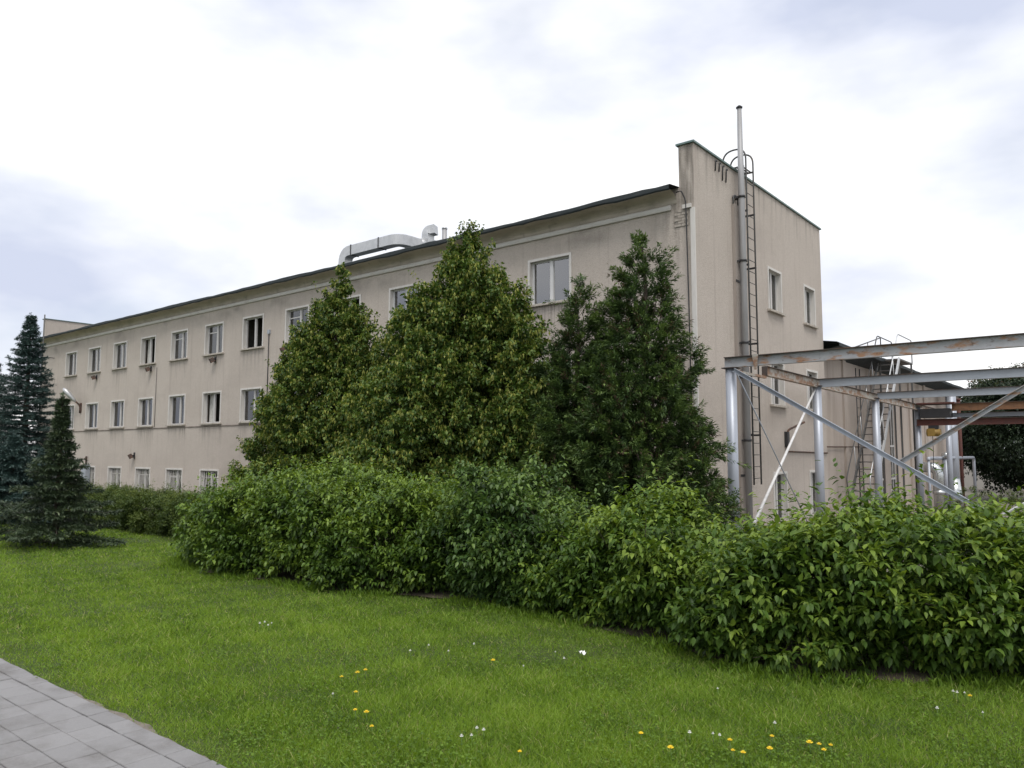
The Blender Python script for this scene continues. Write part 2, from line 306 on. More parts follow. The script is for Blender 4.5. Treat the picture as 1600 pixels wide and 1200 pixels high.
yd = MB(); yy_ = [-3.0, -2, -1, 0, 6, 12, 20, 40, 70]; xx_ = [-60, -45, -30, -15, 0, 15, 40]  # unseen ground sheet, added to cut green light bouncing onto the walls
for j in range(len(yy_)-1):
    for i in range(len(xx_)-1): yd.quad((xx_[i], yy_[j], gz(yy_[j])+.012), (xx_[i+1], yy_[j], gz(yy_[j])+.012), (xx_[i+1], yy_[j+1], gz(yy_[j+1])+.012), (xx_[i], yy_[j+1], gz(yy_[j+1])+.012))
M['yard'] = layered('yard_gravel', (.20, .18, .155), [((.12, .11, .095), (3, 3, 3), .45, .7, .7, 6), ((.07, .10, .03), (.7, .7, .7), .56, .66, .8, 6)], rough=1, bump=.4)
tag(yd.build('yard', M['yard'], None, (0, 0, -1.25)), 'unseen grey gravel yard added around the building to cut green bounce light', kind='structure')
# ------------------------------------------------------------------ pavement
pv = MB(); q = np.arange(-30, 20.01, .1)
for i in range(len(q)-1):
    e0, e1 = [(-15.0 + .025*math.sin(x*2.3) + .010*math.sin(x*7.1+1) + .015*math.sin(x*19)) for x in (q[i], q[i+1])]
    pv.quad((q[i], -19, .008), (q[i+1], -19, .008), (q[i+1], e1, .008), (q[i], e0, .008))
pav = tag(pv.build('pavement', M['grit'], None, (0, -17, 0)), 'grey slab footpath along the edge of the lawn', kind='structure')
def slab_box(w, l, h=.016):
    mb = MB(); b_ = .0035
    lo = [(-l/2, -w/2, -.02), (l/2, -w/2, -.02), (l/2, w/2, -.02), (-l/2, w/2, -.02)]
    md = [(x, y, h-.004) for x, y, _ in lo]; up = [(math.copysign(abs(x)-b_, x), math.copysign(abs(y)-b_, y), h) for x, y, _ in lo]
    mb.v = lo+md+up
    for i in range(4):
        j = (i+1) % 4; mb.f += [(i, j, 4+j, 4+i), (4+i, 4+j, 8+j, 8+i)]
    mb.f.append((8, 9, 10, 11)); mb.sm = [False]*len(mb.f); return mb
TW, TL = .192, .238
full = slab_box(TW-.005, TL-.005).mesh('slab', M['slab']); edge_m = slab_box(.125, TL-.005).mesh('slab', M['slab'])
rest = MB()
for r_ in range(-1, 18):
    y = -15.158 - TW*(r_+.5) if r_ >= 0 else -15.158 + .068
    for c in range(-90, 60):
        x = 3.42 + TL*c + (y+15.158)*.2
        if not -18 < x < 16: continue
        z = .010 + random.uniform(-.0025, .0025); rx, ry = random.gauss(0, .008), random.gauss(0, .006)
        if 0.9 < x < 5.6 and y > -16.35:
            s_ = bpy.data.objects.new('slab', full if r_ >= 0 else edge_m); link(s_, pav, (x, y, z)); s_.rotation_euler = (rx, ry, random.gauss(0, .008) + (.0 if r_ >= 0 else random.gauss(0, .03)))
        else:
            h = TW/2-.004 if r_ >= 0 else .06
            rest.box(x-TL/2+.004, x+TL/2-.004, y-h, y+h, -.01, z+.016)
tag(rest.build('more_slabs', M['slab'], pav, (0, -17, 0)), kind='stuff')

# ------------------------------------------------------------------ main building
ZB = -1.4
bld = thing('office_building', (-21, 4.8, ZB), 'long three-storey beige plastered block with parapet gable and dark roof edge', 'building')
LX = -41.9; GW = 9.7; ZE = 8.28; ZT = 9.35; PT = .40
win_top = [7.17, 4.22, .90]; win_bot = [5.83, 2.85, -.50]       # opening incl. casing
fac_open = []; fac_wins = []
for fl in range(3):
    for i in range(1, 13):
        x0 = -5.23 - 3*(12-i); fac_open.append((x0+.03-LX, x0+1.50-LX, win_bot[fl]+.0, win_top[fl]-.03)); fac_wins.append((x0+.765, fl, i))
gab_open = []; gab_wins = []
gtop = [7.12, 4.34, 1.08]; gbot = [5.82, 3.02, -.35]
for fl in range(3):
    for y0 in (4.72, 7.82): gab_open.append((y0+.03, y0+1.09, gbot[fl], gtop[fl]-.03)); gab_wins.append((y0+.56, fl))
wl = MB()
wall_panel(wl, (LX, 0, 0), (1, 0, 0), (0, 1, 0), -LX-PT, ZB, ZE, [p for p in fac_open])
wall_panel(wl, (-PT, 0, 0), (1, 0, 0), (0, 1, 0), PT, ZB, ZT, [])
wall_panel(wl, (0, 0, 0), (0, 1, 0), (-1, 0, 0), GW, ZB, ZT, gab_open)
wl.quad((0, GW, ZB), (LX, GW, ZB), (LX, GW, ZE), (0, GW, ZE)); wl.quad((0, GW, ZE), (-PT, GW, ZE), (-PT, GW, ZT), (0, GW, ZT))
wl.quad((LX, GW, ZB), (LX, 0, ZB), (LX, 0, ZT), (LX, GW, ZT))
wl.quad((-PT, 0, ZE-.1), (-PT, GW, ZE-.1), (-PT, GW, ZT), (-PT, 0, ZT)); wl.quad((0, 0, ZT), (0, GW, ZT), (-PT, GW, ZT), (-PT, 0, ZT))
wl.quad((LX+PT, 0, ZE-.1), (LX+PT, GW, ZE-.1), (LX+PT, GW, ZT+.1), (LX+PT, 0, ZT+.1)); wl.quad((LX, 0, ZT+.1), (LX+PT, 0, ZT+.1), (LX+PT, GW, ZT+.1), (LX, GW, ZT+.1))
wl.quad((LX, 0, ZE), (LX+PT, 0, ZE), (LX+PT, 0, ZT+.1), (LX, 0, ZT+.1)); wl.quad((LX, 0, ZT), (LX, GW, ZT), (LX, GW, ZT+.1), (LX, 0, ZT+.1))
wl.build('wall', M['plaster'], bld)
# inner structure: floors and a back wall so rooms behind the glass are real
rm = MB()
for z in (-1.0, 1.75, 4.95, 8.0): rm.box(LX+.4, -.42, .45, 9.4, z-.12, z)
rm.box(LX+.4, -.42, 4.6, 4.75, ZB, 8.0)
for i in range(13): rm.box(-5.9-3*i-.06, -5.9-3*i+.06, .45, 4.6, ZB, 8.0)
rm.build('room_partition', M['room'], bld)
# eaves: moulding band, cove, roof felt
md = MB(); md.sweep([(0, 0), (.07, .0), (.085, .05), (.085, .10), (.06, .13), (0, .13)], (LX, .01, 7.73), (-.62, .01, 7.73)); md.build('moulding', M['white'], bld)
md = MB(); md.box(-.30, -.06, -.055, .02, 7.70, 7.80); md.build('moulding', M['white'], bld)
cv = MB(); xs_ = np.linspace(LX-.1, -.45, 90)
prof = [(-.012, 7.875)] + [(-.03 - .40*(1-math.cos(a)), 7.90 + .24*math.sin(a)) for a in np.linspace(0, math.pi/2, 7)] + [(-.47, 8.14)]
for i in range(len(xs_)-1):
    for k in range(len(prof)-1):
        cv.quad((xs_[i], *prof[k]), (xs_[i+1], *prof[k]), (xs_[i+1], *prof[k+1]), (xs_[i], *prof[k+1])); cv.sm[-1] = True
cv.build('cove_cornice', M['cove'], bld)
rf = MB(); xs_ = np.linspace(LX-.22, -.40, 110); wob = [random.gauss(0, .012) for _ in xs_]; wob2 = [random.gauss(0, .012) + .02*math.sin(i*.31) for i in range(len(xs_))]
for i in range(len(xs_)-1):
    a, b_ = xs_[i], xs_[i+1]; w0, w1 = wob[i], wob[i+1]; u0, u1 = wob2[i], wob2[i+1]
    prf = lambda w, u: [(-.40, 8.142), (-.52+u*.5, 8.085+w), (-.55+u*.5, 8.12+w*.6), (-.55+u*.5, 8.20+u), (-.50, 8.235+u*.6), (.6, 8.37), (4.85, 8.92), (9.9, 8.3)]
    A, B = prf(w0, u0), prf(w1, u1)
    for k in range(len(A)-1): rf.quad((a, *A[k]), (b_, *B[k]), (b_, *B[k+1]), (a, *A[k+1]))
roof = rf.build('roof', M['roof'], bld)
cp = MB(); cp.box(-PT-.05, .05, -.06, GW+.06, ZT+.002, ZT+.05); cp.build('coping', M['coping'], bld)
cp = MB(); cp.box(LX-.05, LX+PT+.05, -.06, GW+.06, ZT+.102, ZT+.14); cp.build('coping', M['coping'], bld)
sc_ = MB(); sc_.box(LX+.02, -.12, -.022, .01, 2.70, 2.745); sc_.build('string_course', layered('string_course_dirt', (.15, .125, .11), [((.30, .26, .22), (3, 3, 3), .45, .7, .8, 5)], rough=.95), bld)
cs = MB(); cs.box(-.10, .014, -.016, .03, ZB+.1, 7.70); cs.build('corner_strip', M['white'], bld)
db = MB(); db.tube(bezel([(-.42, -.12, 8.12), (-.30, -.10, 8.16), (-.20, -.05, 7.9), (-.17, -.04, 5.5), (-.12, -.04, ZB+.2)], 5, .12), .015, 8); db.build('lightning_cable', M['dark'], bld)
# patch where plaster has fallen off: mortar bed with single bricks
pm = MB(); pm.box(-.50, -.14, -.006, .0, 7.26, 7.70); pm.build('plaster_gap', M['mortar'], bld)
bk = MB(); bk.box(-.088, .088, -.03, .03, 0, .062); bkm = bk.mesh('brick', M['brick'])
for r_ in range(6):
    for c in range(3):
        x = -.44 + c*.19 + (.09 if r_ % 2 else 0)
        if x > -.2: continue
        o = bpy.data.objects.new('brick', bkm); link(o, bld, (x, .012+random.uniform(-.008, .006), 7.27+r_*.073)); o.rotation_euler.z = random.gauss(0, .03)
for k, (yy, zz, ln) in enumerate(((1.22, 9.27, .30), (1.45, 9.27, .26), (1.66, 9.25, .42), (1.88, 9.22, .38))):
    h = MB(); h.tube(bezel([(.02, yy+.14, zz), (.05, yy+.03, zz), (.045, yy, zz-.05), (.03, yy, zz-ln)], 4, .05), .018, 6); h.build('cable_hook', M['dark'], bld)

# windows: one mesh per kind, shared by all of that kind
CACHE = {}
def wmesh(key, fn, mat):
    if key not in CACHE: mb = MB(); fn(mb); CACHE[key] = mb.mesh(key[0], mat)
    return CACHE[key]
def window(parent, loc, rotz, w, h, style, curtain, bars=False, sill=True):
    w2 = w/2; c_ = .07
    def casing(mb):
        mb.box(-w2, -w2+c_, -.028, .19, .0, h); mb.box(w2-c_, w2, -.028, .19, .0, h); mb.box(-w2+c_, w2-c_, -.028, .19, h-c_, h)
    o = bpy.data.objects.new('window', wmesh(('window', w, h), casing, M['white'])); link(o, parent, loc); o.rotation_euler.z = rotz
    def part(name, key, fn, mat):
        p = bpy.data.objects.new(name, wmesh((name,)+key, fn, mat)); COL.objects.link(p); p.parent = o; return p
    iw = w2 - c_; mul = {'even': 0.0, 'off': .10, 'three': .08}.get(style, 0.0); fm = M['frame_new'] if style == 'new' else M['frame']; gm = M['glass_new'] if style == 'new' else M['glass']
    def frame(mb):
        t_ = .042; a, b_ = .11, .165
        mb.box(-iw, -iw+t_, a, b_, .02, h-c_); mb.box(iw-t_, iw, a, b_, .02, h-c_); mb.box(-iw+t_, iw-t_, a, b_, .02, .02+t_); mb.box(-iw+t_, iw-t_, a, b_, h-c_-t_, h-c_)
        mb.box(mul-.05, mul+.05, a-.012, b_, .02+t_, h-c_-t_)
        for s0, s1 in ((-iw+t_, mul-.055), (mul+.055, iw-t_)):           # sash stiles
            mb.box(s0, s0+.018, a+.012, b_-.005, .02+t_, h-c_-t_); mb.box(s1-.018, s1, a+.012, b_-.005, .02+t_, h-c_-t_)
        if style in ('three',): mb.box(-iw+t_+.03, mul-.085, a+.008, b_-.004, h*.70, h*.70+.045)
    part('frame', (w, h, style), frame, fm)
    if style != 'open': 
        part('pane', (w, h, 'l', style), lambda mb: mb.box(-iw+.05, mul-.055, .138, .144, .055, h-c_-.04), gm)
    else:
        sash = part('sash', (w, h), lambda mb: (mb.box(-.02, .02, 0, .55, 0, .05), mb.box(-.02, .02, 0, .55, h-c_-.19, h-c_-.14), mb.box(-.02, .02, 0, .05, .05, h-c_-.19), mb.box(-.02, .02, .5, .55, .05, h-c_-.19)), fm); sash.location = (iw-.06, .16, .08)
    if style != 'open': part('pane', (w, h, 'r', style), lambda mb: mb.box(mul+.055, iw-.05, .138, .144, .055, h-c_-.04), gm)
    if curtain:
        def cur(mb):
            a, b_ = curtain; n = 26
            for i in range(n):
                u0, u1 = a+(b_-a)*i/n, a+(b_-a)*(i+1)/n; f = lambda u: .30+.025*math.sin(u*38)
                mb.quad((u0*iw, f(u0), .03), (u1*iw, f(u1), .03), (u1*iw, f(u1), h-.05), (u0*iw, f(u0), h-.05))
        part('curtain', (w, h, curtain), cur, M['curtain'])
    if sill: part('sill', (w, 's'), lambda mb: mb.box(-w2-.07, w2+.07, -.105, .10, -.055, .005), M['sill'])
    if bars:
        def br(mb):
            for i in range(9):
                x = -iw+.05+i*(2*iw-.1)/8; mb.tube([(x*.4, .04, .0), (x*.6, .04, h*.35), (x, .04, h-c_)], .010, 5)
            mb.tube([(-iw, .04, h*.3), (iw, .04, h*.3)], .010, 5); mb.tube([(-iw, .04, h*.75), (iw, .04, h*.75)], .010, 5)
        part('grille', (w, h), br, M['white'])
    return o
CURT = [(-1, -.45), (.25, 1), (-1, 1), (-.9, .1), None, (-.2, .9), (-1, -.1), (.5, 1)]
for x, fl, i in fac_wins:
    z = win_bot[fl]; h = win_top[fl]-z
    if fl == 0: st = {4: 'open', 7: 'open', 9: 'open', 10: 'new', 12: 'new', 11: 'new', 6: 'three', 5: 'three', 8: 'three'}.get(i, 'even')
    elif fl == 1: st = {6: 'open'}.get(i, 'off' if i % 2 else 'even')
    else: st = 'three' if i == 5 else 'even'
    cu = CURT[(i*3+fl*5) % 8] if st not in ('open',) else ((-1, -.55) if i != 7 else None)
    if fl == 0 and i in (3, 5, 8): cu = (-1, 1)
    if fl == 0 and i in (10, 12): cu = (-1, 1) if i == 10 else (-1, -.8)
    window(bld, (x, 0, z), 0, 1.53, h, st, cu, bars=(fl == 2))
for y, fl in gab_wins:
    window(bld, (0, y, gbot[fl]), math.pi/2, 1.12, gtop[fl]-gbot[fl], 'even', (-1, 1) if fl == 0 else (-.2, 1))

# ------------------------------------------------------------------ annex wing
wing = thing('annex_building', (-5, 22, ZB), 'low beige annex with stained walls and overhanging roof behind the gable', 'building')
wg = MB(); wx = -.16; WY1 = 35.5
wo_ = [(a-GW, b_-GW, c, d) for a, b_, c, d in ((17.0, 17.9, -.6, 3.95), (18.8, 19.7, -.6, 3.95), (23.6, 24.5, -.6, 3.9))]
wall_panel(wg, (wx, GW, 0), (0, 1, 0), (-1, 0, 0), WY1-GW, ZB, 5.15, wo_)
wg.quad((wx, WY1, ZB), (-12, WY1, ZB), (-12, WY1, 5.15), (wx, WY1, 5.15)); wg.build('wall', M['plaster_wing'], wing)
wr = MB(); wq = np.linspace(GW+.004, WY1+.5, 40); wv = [random.gauss(0, .012) for _ in wq]
for i in range(len(wq)-1):
    a, b_ = wq[i], wq[i+1]
    P = lambda w: [(wx+.005, 5.02), (.35, 5.22+w*.3), (.52, 5.25+w), (.53, 5.36+w), (.45, 5.40+w), (-1.0, 5.62), (-12, 6.2)]
    A, B = P(wv[i]), P(wv[i+1])
    for k in range(len(A)-1): wr.quad((A[k][0], a, A[k][1]), (A[k+1][0], a, A[k+1][1]), (B[k+1][0], b_, B[k+1][1]), (B[k][0], b_, B[k][1]))
wr.build('roof', M['roof'], wing)
for yy in (12.2, 16.0, 20.9, 22.4, 25.6):
    p = MB(); p.box(wx-.01, wx+.07, yy, yy+.35, ZB, 5.05); p.build('pilaster', M['plaster_wing'], wing)
for a, b_, c, d in wo_:
    y = (a+b_)/2+GW
    o = MB(); w2 = .45
    for ya, yb, za, zb in ((-w2, -w2+.07, c, d), (w2-.07, w2, c, d), (-w2+.07, w2-.07, c, c+.07), (-w2+.07, w2-.07, d-.07, d), (-.03, .03, c+.07, d-.07), (-w2+.07, -.03, 1.9, 1.98), (.03, w2-.07, 1.9, 1.98), (-w2+.07, -.03, .5, .58), (.03, w2-.07, .5, .58)):
        o.box(wx-.09, wx-.03, y+ya, y+yb, za, zb)
    wn_ = o.build('window', M['frame'], wing)
    for k, (za, zb) in enumerate(((c+.07, .5), (.58, 1.9), (1.98, d-.07))):
        g_ = MB(); g_.box(wx-.064, wx-.058, y-w2+.06, y+w2-.06, za, zb); g_.build('pane', M['glass'], wn_)
wi = MB(); wi.box(-5, -4.9, GW+.2, WY1-.2, ZB, 5.1); wi.box(-4.9, wx-.3, GW+.2, WY1-.2, 4.95, 5.05); wi.build('room_partition', M['room'], wing)

# ------------------------------------------------------------------ fixed equipment on the walls and roof
fl_ = thing('flue', (.22, 2.44, ZB), 'tall thin grey flue pipe rising above the parapet of the gable', 'flue pipe')
p = MB(); p.tube([(.22, 2.44, ZB), (.22, 2.44, 9.0), (.22, 2.44, 11.05)], [.085, .085, .060], 16); p.build('pipe', M['flue'], fl_)
p = MB(); p.tube([(.22, 2.44, 11.05), (.22, 2.44, 11.08), (.22, 2.44, 11.13)], [.085, .09, .03], 12); p.build('cap', M['dark'], fl_)
for z in (8.55, 6.78, 4.55, 1.95):
    p = MB(); p.tube([(.22, 2.44, z-.03), (.22, 2.44, z+.03)], .106, 14); p.bar((.0, 2.34, z), (.17, 2.38, z), .035, .045); p.bar((0, 2.54, z), (.17, 2.50, z), .035, .045); p.build('bracket', M['dark'], fl_)
wdct = thing('wall_duct', (.05, 2.44, ZB), 'flat dull grey duct fixed to the gable behind the flue', 'duct')
p = MB(); p.box(.003, .09, 2.26, 2.62, ZB, 8.35); p.build('casing', layered('duct_paint', (.33, .29, .26), [((.22, .19, .17), (5, 5, .5), .45, .75, .8, 5)], rough=.7), wdct)
p = MB(); p.tube(bezel([(.05, 2.28, 8.3), (.05, 2.28, 8.62), (.05, 2.58, 8.62), (.05, 2.58, 8.3)], 8, .15), .022, 8); p.build('hood_ring', M['ladder'], wdct)
for z in (6.2, 3.6, 1.0):
    p = MB(); p.box(.09, .10, 2.24, 2.64, z, z+.06); p.build('strap', M['dark'], wdct)
lad = thing('wall_ladder', (.3, 2.85, .78), 'dark steel roof ladder with looped handrails fixed beside the flue', 'ladder')
for yy in (2.60, 3.10):
    p = MB(); p.tube(bezel([(.30, yy, .78), (.30, yy, 9.98), (-.36, yy, 9.98), (-.36, yy, 9.0)], 8, .33), .024, 8); p.build('rail', M['ladder'], lad)
z = .95
while z < 9.3:
    p = MB(); p.tube([(.30, 2.60, z), (.30, 3.10, z)], .011, 6); p.build('rung', M['ladder'], lad); z += .31
for z in (8.2, 6.7, 4.6, 2.1):
    for yy in (2.60, 3.10):
        p = MB(); p.bar((0, yy, z), (.32, yy, z), .035, .05); p.build('bracket', M['dark'], lad)
p = MB()
for k in range(8): p.box(-.33+k*.075, -.295+k*.075, 2.56, 3.14, 9.43, 9.455)
p.box(-.34, .27, 2.52, 2.56, 9.42, 9.46); p.box(-.34, .27, 3.14, 3.18, 9.42, 9.46); p.build('platform', M['ladder'], lad)
# roof duct
rd = thing('roof_duct', (-13, 2, 8.5), 'galvanised square ventilation duct with elbows running along the roof', 'duct')
def sq_duct(name, pts, w, mat, parent, rad=.3, up=(0, 0, 1)):
    mb = MB(); P = bezel(pts, 6, rad); n = 4; ring = []; nrm = Vector(up)
    for i, p in enumerate(P):
        d = (P[min(i+1, len(P)-1)]-P[max(i-1, 0)]).normalized()
        s1 = d.cross(nrm).normalized() if d.cross(nrm).length > .2 else d.orthogonal().normalized(); s2 = s1.cross(d).normalized()
        ring.append([p+s1*a*w/2+s2*b_*w/2 for a, b_ in ((-1, -1), (1, -1), (1, 1), (-1, 1))])
    for i in range(len(ring)-1):
        for k in range(4): mb.quad(ring[i][k], ring[i][(k+1) % 4], ring[i+1][(k+1) % 4], ring[i+1][k])
    mb.quad(*ring[0]); mb.quad(*ring[-1]); return mb.build(name, mat, parent)
sq_duct('riser', [(-15.55, 1.5, 8.35), (-15.55, 1.5, 9.42), (-13.4, 1.5, 9.42)], .38, M['galv'], rd, .42, (0, 1, 0))
sq_duct('run', [(-13.38, 1.5, 9.42), (-12.45, 1.5, 9.42), (-12.45, 2.5, 9.42)], .38, M['galv'], rd, .38)
p = MB(); p.tube([(-12.45, 2.49, 9.44), (-12.45, 2.75, 9.5)], [.19, .26], 16); p.build('collar', M['galv'], rd)
p = MB(); p.box(-12.72, -12.25, 2.76, 3.20, 8.6, 9.72); p.build('stack', M['galv'], rd)
sq_duct('hood', [(-12.47, 2.99, 9.73), (-12.47, 2.99, 10.06), (-12.15, 3.1, 10.10)], .34, M['galv'], rd, .30, (0, 1, 0))
for x in (-15.0, -13.39):
    p = MB(); p.box(x-.015, x+.015, 1.29, 1.71, 9.21, 9.63); p.build('flange', M['dark'], rd)
vp = thing('roof_vent_pipe', (-11.4, 2.8, 8.6), 'short pale vent pipe standing on the roof right of the duct', 'vent pipe')
p = MB(); p.tube([(-11.4, 2.8, 8.55), (-11.4, 2.8, 9.93)], .095, 14); p.build('pipe', M['flue'], vp)
p = MB(); p.tube([(-11.4, 2.8, 9.90), (-11.4, 2.8, 9.96)], .105, 14); p.build('rim', M['galv'], vp)
# facade fixtures
for x, z, w_ in ((-34.1, 5.47, 'second'), (-28.1, 5.50, 'fourth'), (-22.3, 5.50, 'sixth'), (-17.1, 5.52, 'eighth')):
    f = thing('floodlight', (x, -.02, z), f'small rusty floodlight below the {w_} top-floor window from the far end', 'floodlight', 'rusty floodlights on the facade')
    p = MB(); p.sweep([(-.12, -.10), (.12, -.10), (.08, .09), (-.08, .09)], (x-.02, -.24, z+.0), (x+.02, -.10, z+.08)); p.build('housing', M['rust_fix'], f)
    p = MB(); p.bar((x, -.11, z+.03), (x, -.0, z+.10), .06, .10); p.box(x-.06, x+.06, -.03, .0, z-.05, z+.20); p.build('bracket', M['dark'], f)
f = thing('floodlight', (-29.4, -.02, 1.4), 'small rusty floodlight above the barred ground-floor windows', 'floodlight', 'rusty floodlights on the facade')
p = MB(); p.sweep([(-.13, -.11), (.13, -.11), (.09, .10), (-.09, .10)], (-29.44, -.26, 1.38), (-29.4, -.12, 1.46)); p.build('housing', M['rust_fix'], f)
p = MB(); p.bar((-29.4, -.14, 1.42), (-29.4, 0, 1.45), .06, .1); p.box(-29.46, -29.34, -.03, 0, 1.3, 1.6); p.build('bracket', M['dark'], f)
wlmp = thing('wall_lamp', (-35.9, 0, 3.9), 'street-light head on a short arm high on the far end of the facade', 'lamp')
p = MB(); p.tube(bezel([(-35.9, -.05, 3.7), (-35.9, -.05, 4.10), (-36.0, -.28, 4.35)], 6, .15), .045, 10); p.box(-36.0, -35.8, -.05, 0, 3.75, 4.25); p.build('arm', M['rust_fix'], wlmp)
p = MB(); P0, P1 = Vector((-35.98, -.25, 4.30)), Vector((-36.38, -.75, 5.02)); p.tube([P0, P0.lerp(P1, .15), P0.lerp(P1, .5), P0.lerp(P1, .85), P1], [.05, .10, .14, .13, .05], 14); p.build('lamp_head', M['galv'], wlmp)
mst = thing('facade_pole', (-39.95, -.12, ZB), 'thin dark pole standing against the far end of the facade above the roof', 'pole')
p = MB(); p.tube([(-39.95, -.62, gz(-.6)), (-39.95, -.62, 9.45)], .035, 8); p.build('shaft', M['ladder'], mst)
for z in (7.0, 3.0):
    p = MB(); p.bar((-39.95, -.62, z), (-39.95, 0, z), .04, .04); p.build('bracket', M['dark'], mst)
cb = thing('cable_riser', (-18.3, -.03, 3.3), 'thin cable conduit with small junction box beside the eighth top-floor window', 'conduit')
p = MB(); p.tube([(-18.3, -.03, 2.78), (-18.3, -.03, 6.3)], .018, 6); p.build('conduit', M['dark'], cb)
p = MB(); p.box(-18.36, -18.22, -.07, 0, 6.30, 6.46); p.build('junction_box', M['greybox'], cb)
cb = thing('cable_riser', (-27.5, -.03, 2.8), 'thin grey cable running down the facade beside the fourth window column', 'conduit')
p = MB(); p.tube([(-27.5, -.02, 2.78), (-27.5, -.02, 5.6)], .012, 6); p.build('conduit', M['ladder'], cb)
eb = thing('meter_box', (-34.65, -.1, -.2), 'grey electrical box with conduit low on the far end of the facade', 'electrical box')
p = MB(); p.box(-34.95, -34.35, -.22, 0, -.3, .95); p.build('cabinet', M['greybox'], eb)
p = MB(); p.tube([(-34.65, -.1, .95), (-34.65, -.1, 1.4)], .05, 8); p.build('conduit', M['rust_fix'], eb)
p = MB(); p.box(-34.90, -34.40, -.232, -.221, -.22, .88); p.build('door', M['greybox'], eb)
gl_ = thing('bracket_lamp', (.05, 5.82, 1.8), 'rusty bent lamp bracket low on the gable between the columns', 'lamp')
p = MB(); p.tube(bezel([(.06, 5.82, 1.75), (.06, 5.82, 2.30), (.35, 6.5, 2.56)], 5, .15), .032, 8); p.build('arm', M['rust_fix'], gl_)
p = MB(); p.box(.0, .1, 5.74, 5.90, 1.80, 2.26); p.build('ballast_box', M['dark'], gl_)
cd = thing('gable_conduit', (.02, 10, 1.6), 'brown conduit running level along the gable and annex wall', 'conduit')
p = MB(); p.tube([(.03, 5.95, 1.67), (.03, 9.68, 1.63), (-.10, 9.80, 1.63), (-.10, 9.9, 1.84), (-.10, 15.5, 1.88)], .022, 6); p.build('conduit', M['rust_fix'], cd)

# ------------------------------------------------------------------ pipe rack
rack = thing('pipe_rack', (4.3, 8.5, ZB), 'steel pipe rack of silver posts, worn grey beams and diagonal braces', 'steel frame')
COLY = [-.8, 5.1, 11.25, 17.6, 23.9]; CX, CX2 = 1.2, 7.5; BT, BB = 3.77, 3.53
for k, yy in enumerate(COLY):
    for xx in (CX, CX2):
        if xx == CX2 and k == 4: continue
        r_ = .12; b0 = gz(yy)-.02
        p = MB(); p.tube([(xx, yy, b0), (xx, yy, BB-.025)], r_, 20); c = p.build('column', M['silver'], rack)
        p = MB(); p.box(xx-.16, xx+.16, yy-.16, yy+.16, BB-.024, BB-.004); p.build('cap_plate', M['flange'], c)
def ibeam(p0, p1, name, mat, h=.24, w=.13, parent=None, fl=True):
    tw, tf = .012, .016; d = Vector(p1)-Vector(p0)
    mb = MB(); mb.bar(p0, p1, tw, h-2*tf); web = mb.build(name, mat, parent)
    top = MB(); up = Vector((0, 0, (h-tf)/2)); top.bar(Vector(p0)+up, Vector(p1)+up, w, tf); top.build('flange', M['flange'] if fl else mat, web)
    bot = MB(); bot.bar(Vector(p0)-up, Vector(p1)-up, w, tf); bot.build('flange', mat, web); return web
zc = (BT+BB)/2
ibeam((1.06, -.8, zc), (7.64, -.8, zc), 'beam', M['beam'], parent=rack)
ibeam((CX, 1.25, zc-.02), (CX, 20.9, zc-.16), 'beam', M['beam_rusty'], parent=rack)
p = MB(); p.bar((CX, -.72, BB-.06), (CX, 1.25, BB-.06), .06, .06); p.build('tie', M['beam_rusty'], rack)
for k, yy in enumerate(COLY[1:3]): ibeam((1.28, yy, zc-.05), (7.64, yy, zc-.05), 'beam', M['beam_clean'], parent=rack)
ibeam((2.45, 17.6, 3.47), (7.64, 17.6, 3.47), 'beam', M['rust'], h=.30, parent=rack)
ibeam((1.9, 17.9, 3.16), (7.64, 17.9, 3.16), 'beam', M['beam_clean'], h=.18, parent=rack)
ibeam((1.2, 17.45, 2.88), (7.64, 17.45, 2.88), 'beam', M['oxide'], h=.26, w=.2, parent=rack)
p = MB(); p.box(1.25, 2.6, 17.2, 18.1, 3.60, 3.66); p.build('plate', M['oxide'], rack)
p = MB(); p.box(1.35, 2.42, 17.3, 17.95, 3.06, 3.42); p.build('gearbox', M['dark'], rack)
def chan(p0, p1, mat, w=.09, h=.06, name='brace'):
    t_ = .012; mb = MB(); mb.sweep([(-h/2, -w/2), (h/2, -w/2), (h/2, -w/2+t_), (-h/2+t_, -w/2+t_), (-h/2+t_, w/2-t_), (h/2, w/2-t_), (h/2, w/2), (-h/2, w/2)], p0, p1, (0, 0, 1)); return mb.build(name, mat, rack)
chan((1.33, -.95, 3.46), (7.42, -.95, -.30), M['silver'])
chan((4.60, -.87, 1.42), (7.42, -.87, 3.24), M['beam'])
p = MB(); p.tube([(5.9, -.8, .28), (7.42, -.8, 1.25)], .025, 8); p.build('brace', M['whitepole'], rack)
p = MB(); p.tube([(CX-.02, 5.0, 3.42), (CX+.02, -.70, -.72)], [.028, .042], 10); p.build('brace', M['whitepole'], rack)
p = MB(); p.tube([(CX+.03, -.55, 3.42), (CX+.03, 5.0, -1.15)], .016, 8); p.build('brace', M['silver'], rack)
p = MB(); p.sweep([(-.07, 0), (.07, 0), (.025, -.34), (-.025, -.34)], (1.80, -.88, BT+.01), (1.80, -.868, BT+.01)); p.build('gusset', M['beam_rusty'], rack)
for yy in (1.30,):
    p = MB(); p.box(CX-.07, CX+.07, yy-.10, yy-.085, BB-.02, BT-.03); p.build('end_plate', M['flange'], rack)
hs = thing('chain_hoist', (1.75, 17.45, 2.2), 'yellow chain hoist hanging under the dark red crane beam', 'hoist')
p = MB(); p.tube([(1.55, 17.45, 2.46), (2.05, 17.45, 2.46)], [.15, .15], 14); p.box(1.6, 1.86, 17.3, 17.6, 2.32, 2.62); p.build('motor', M['yellow'], hs)
p = MB(); p.box(1.62, 1.98, 17.36, 17.54, 2.60, 2.75); p.build('trolley', M['dark'], hs)
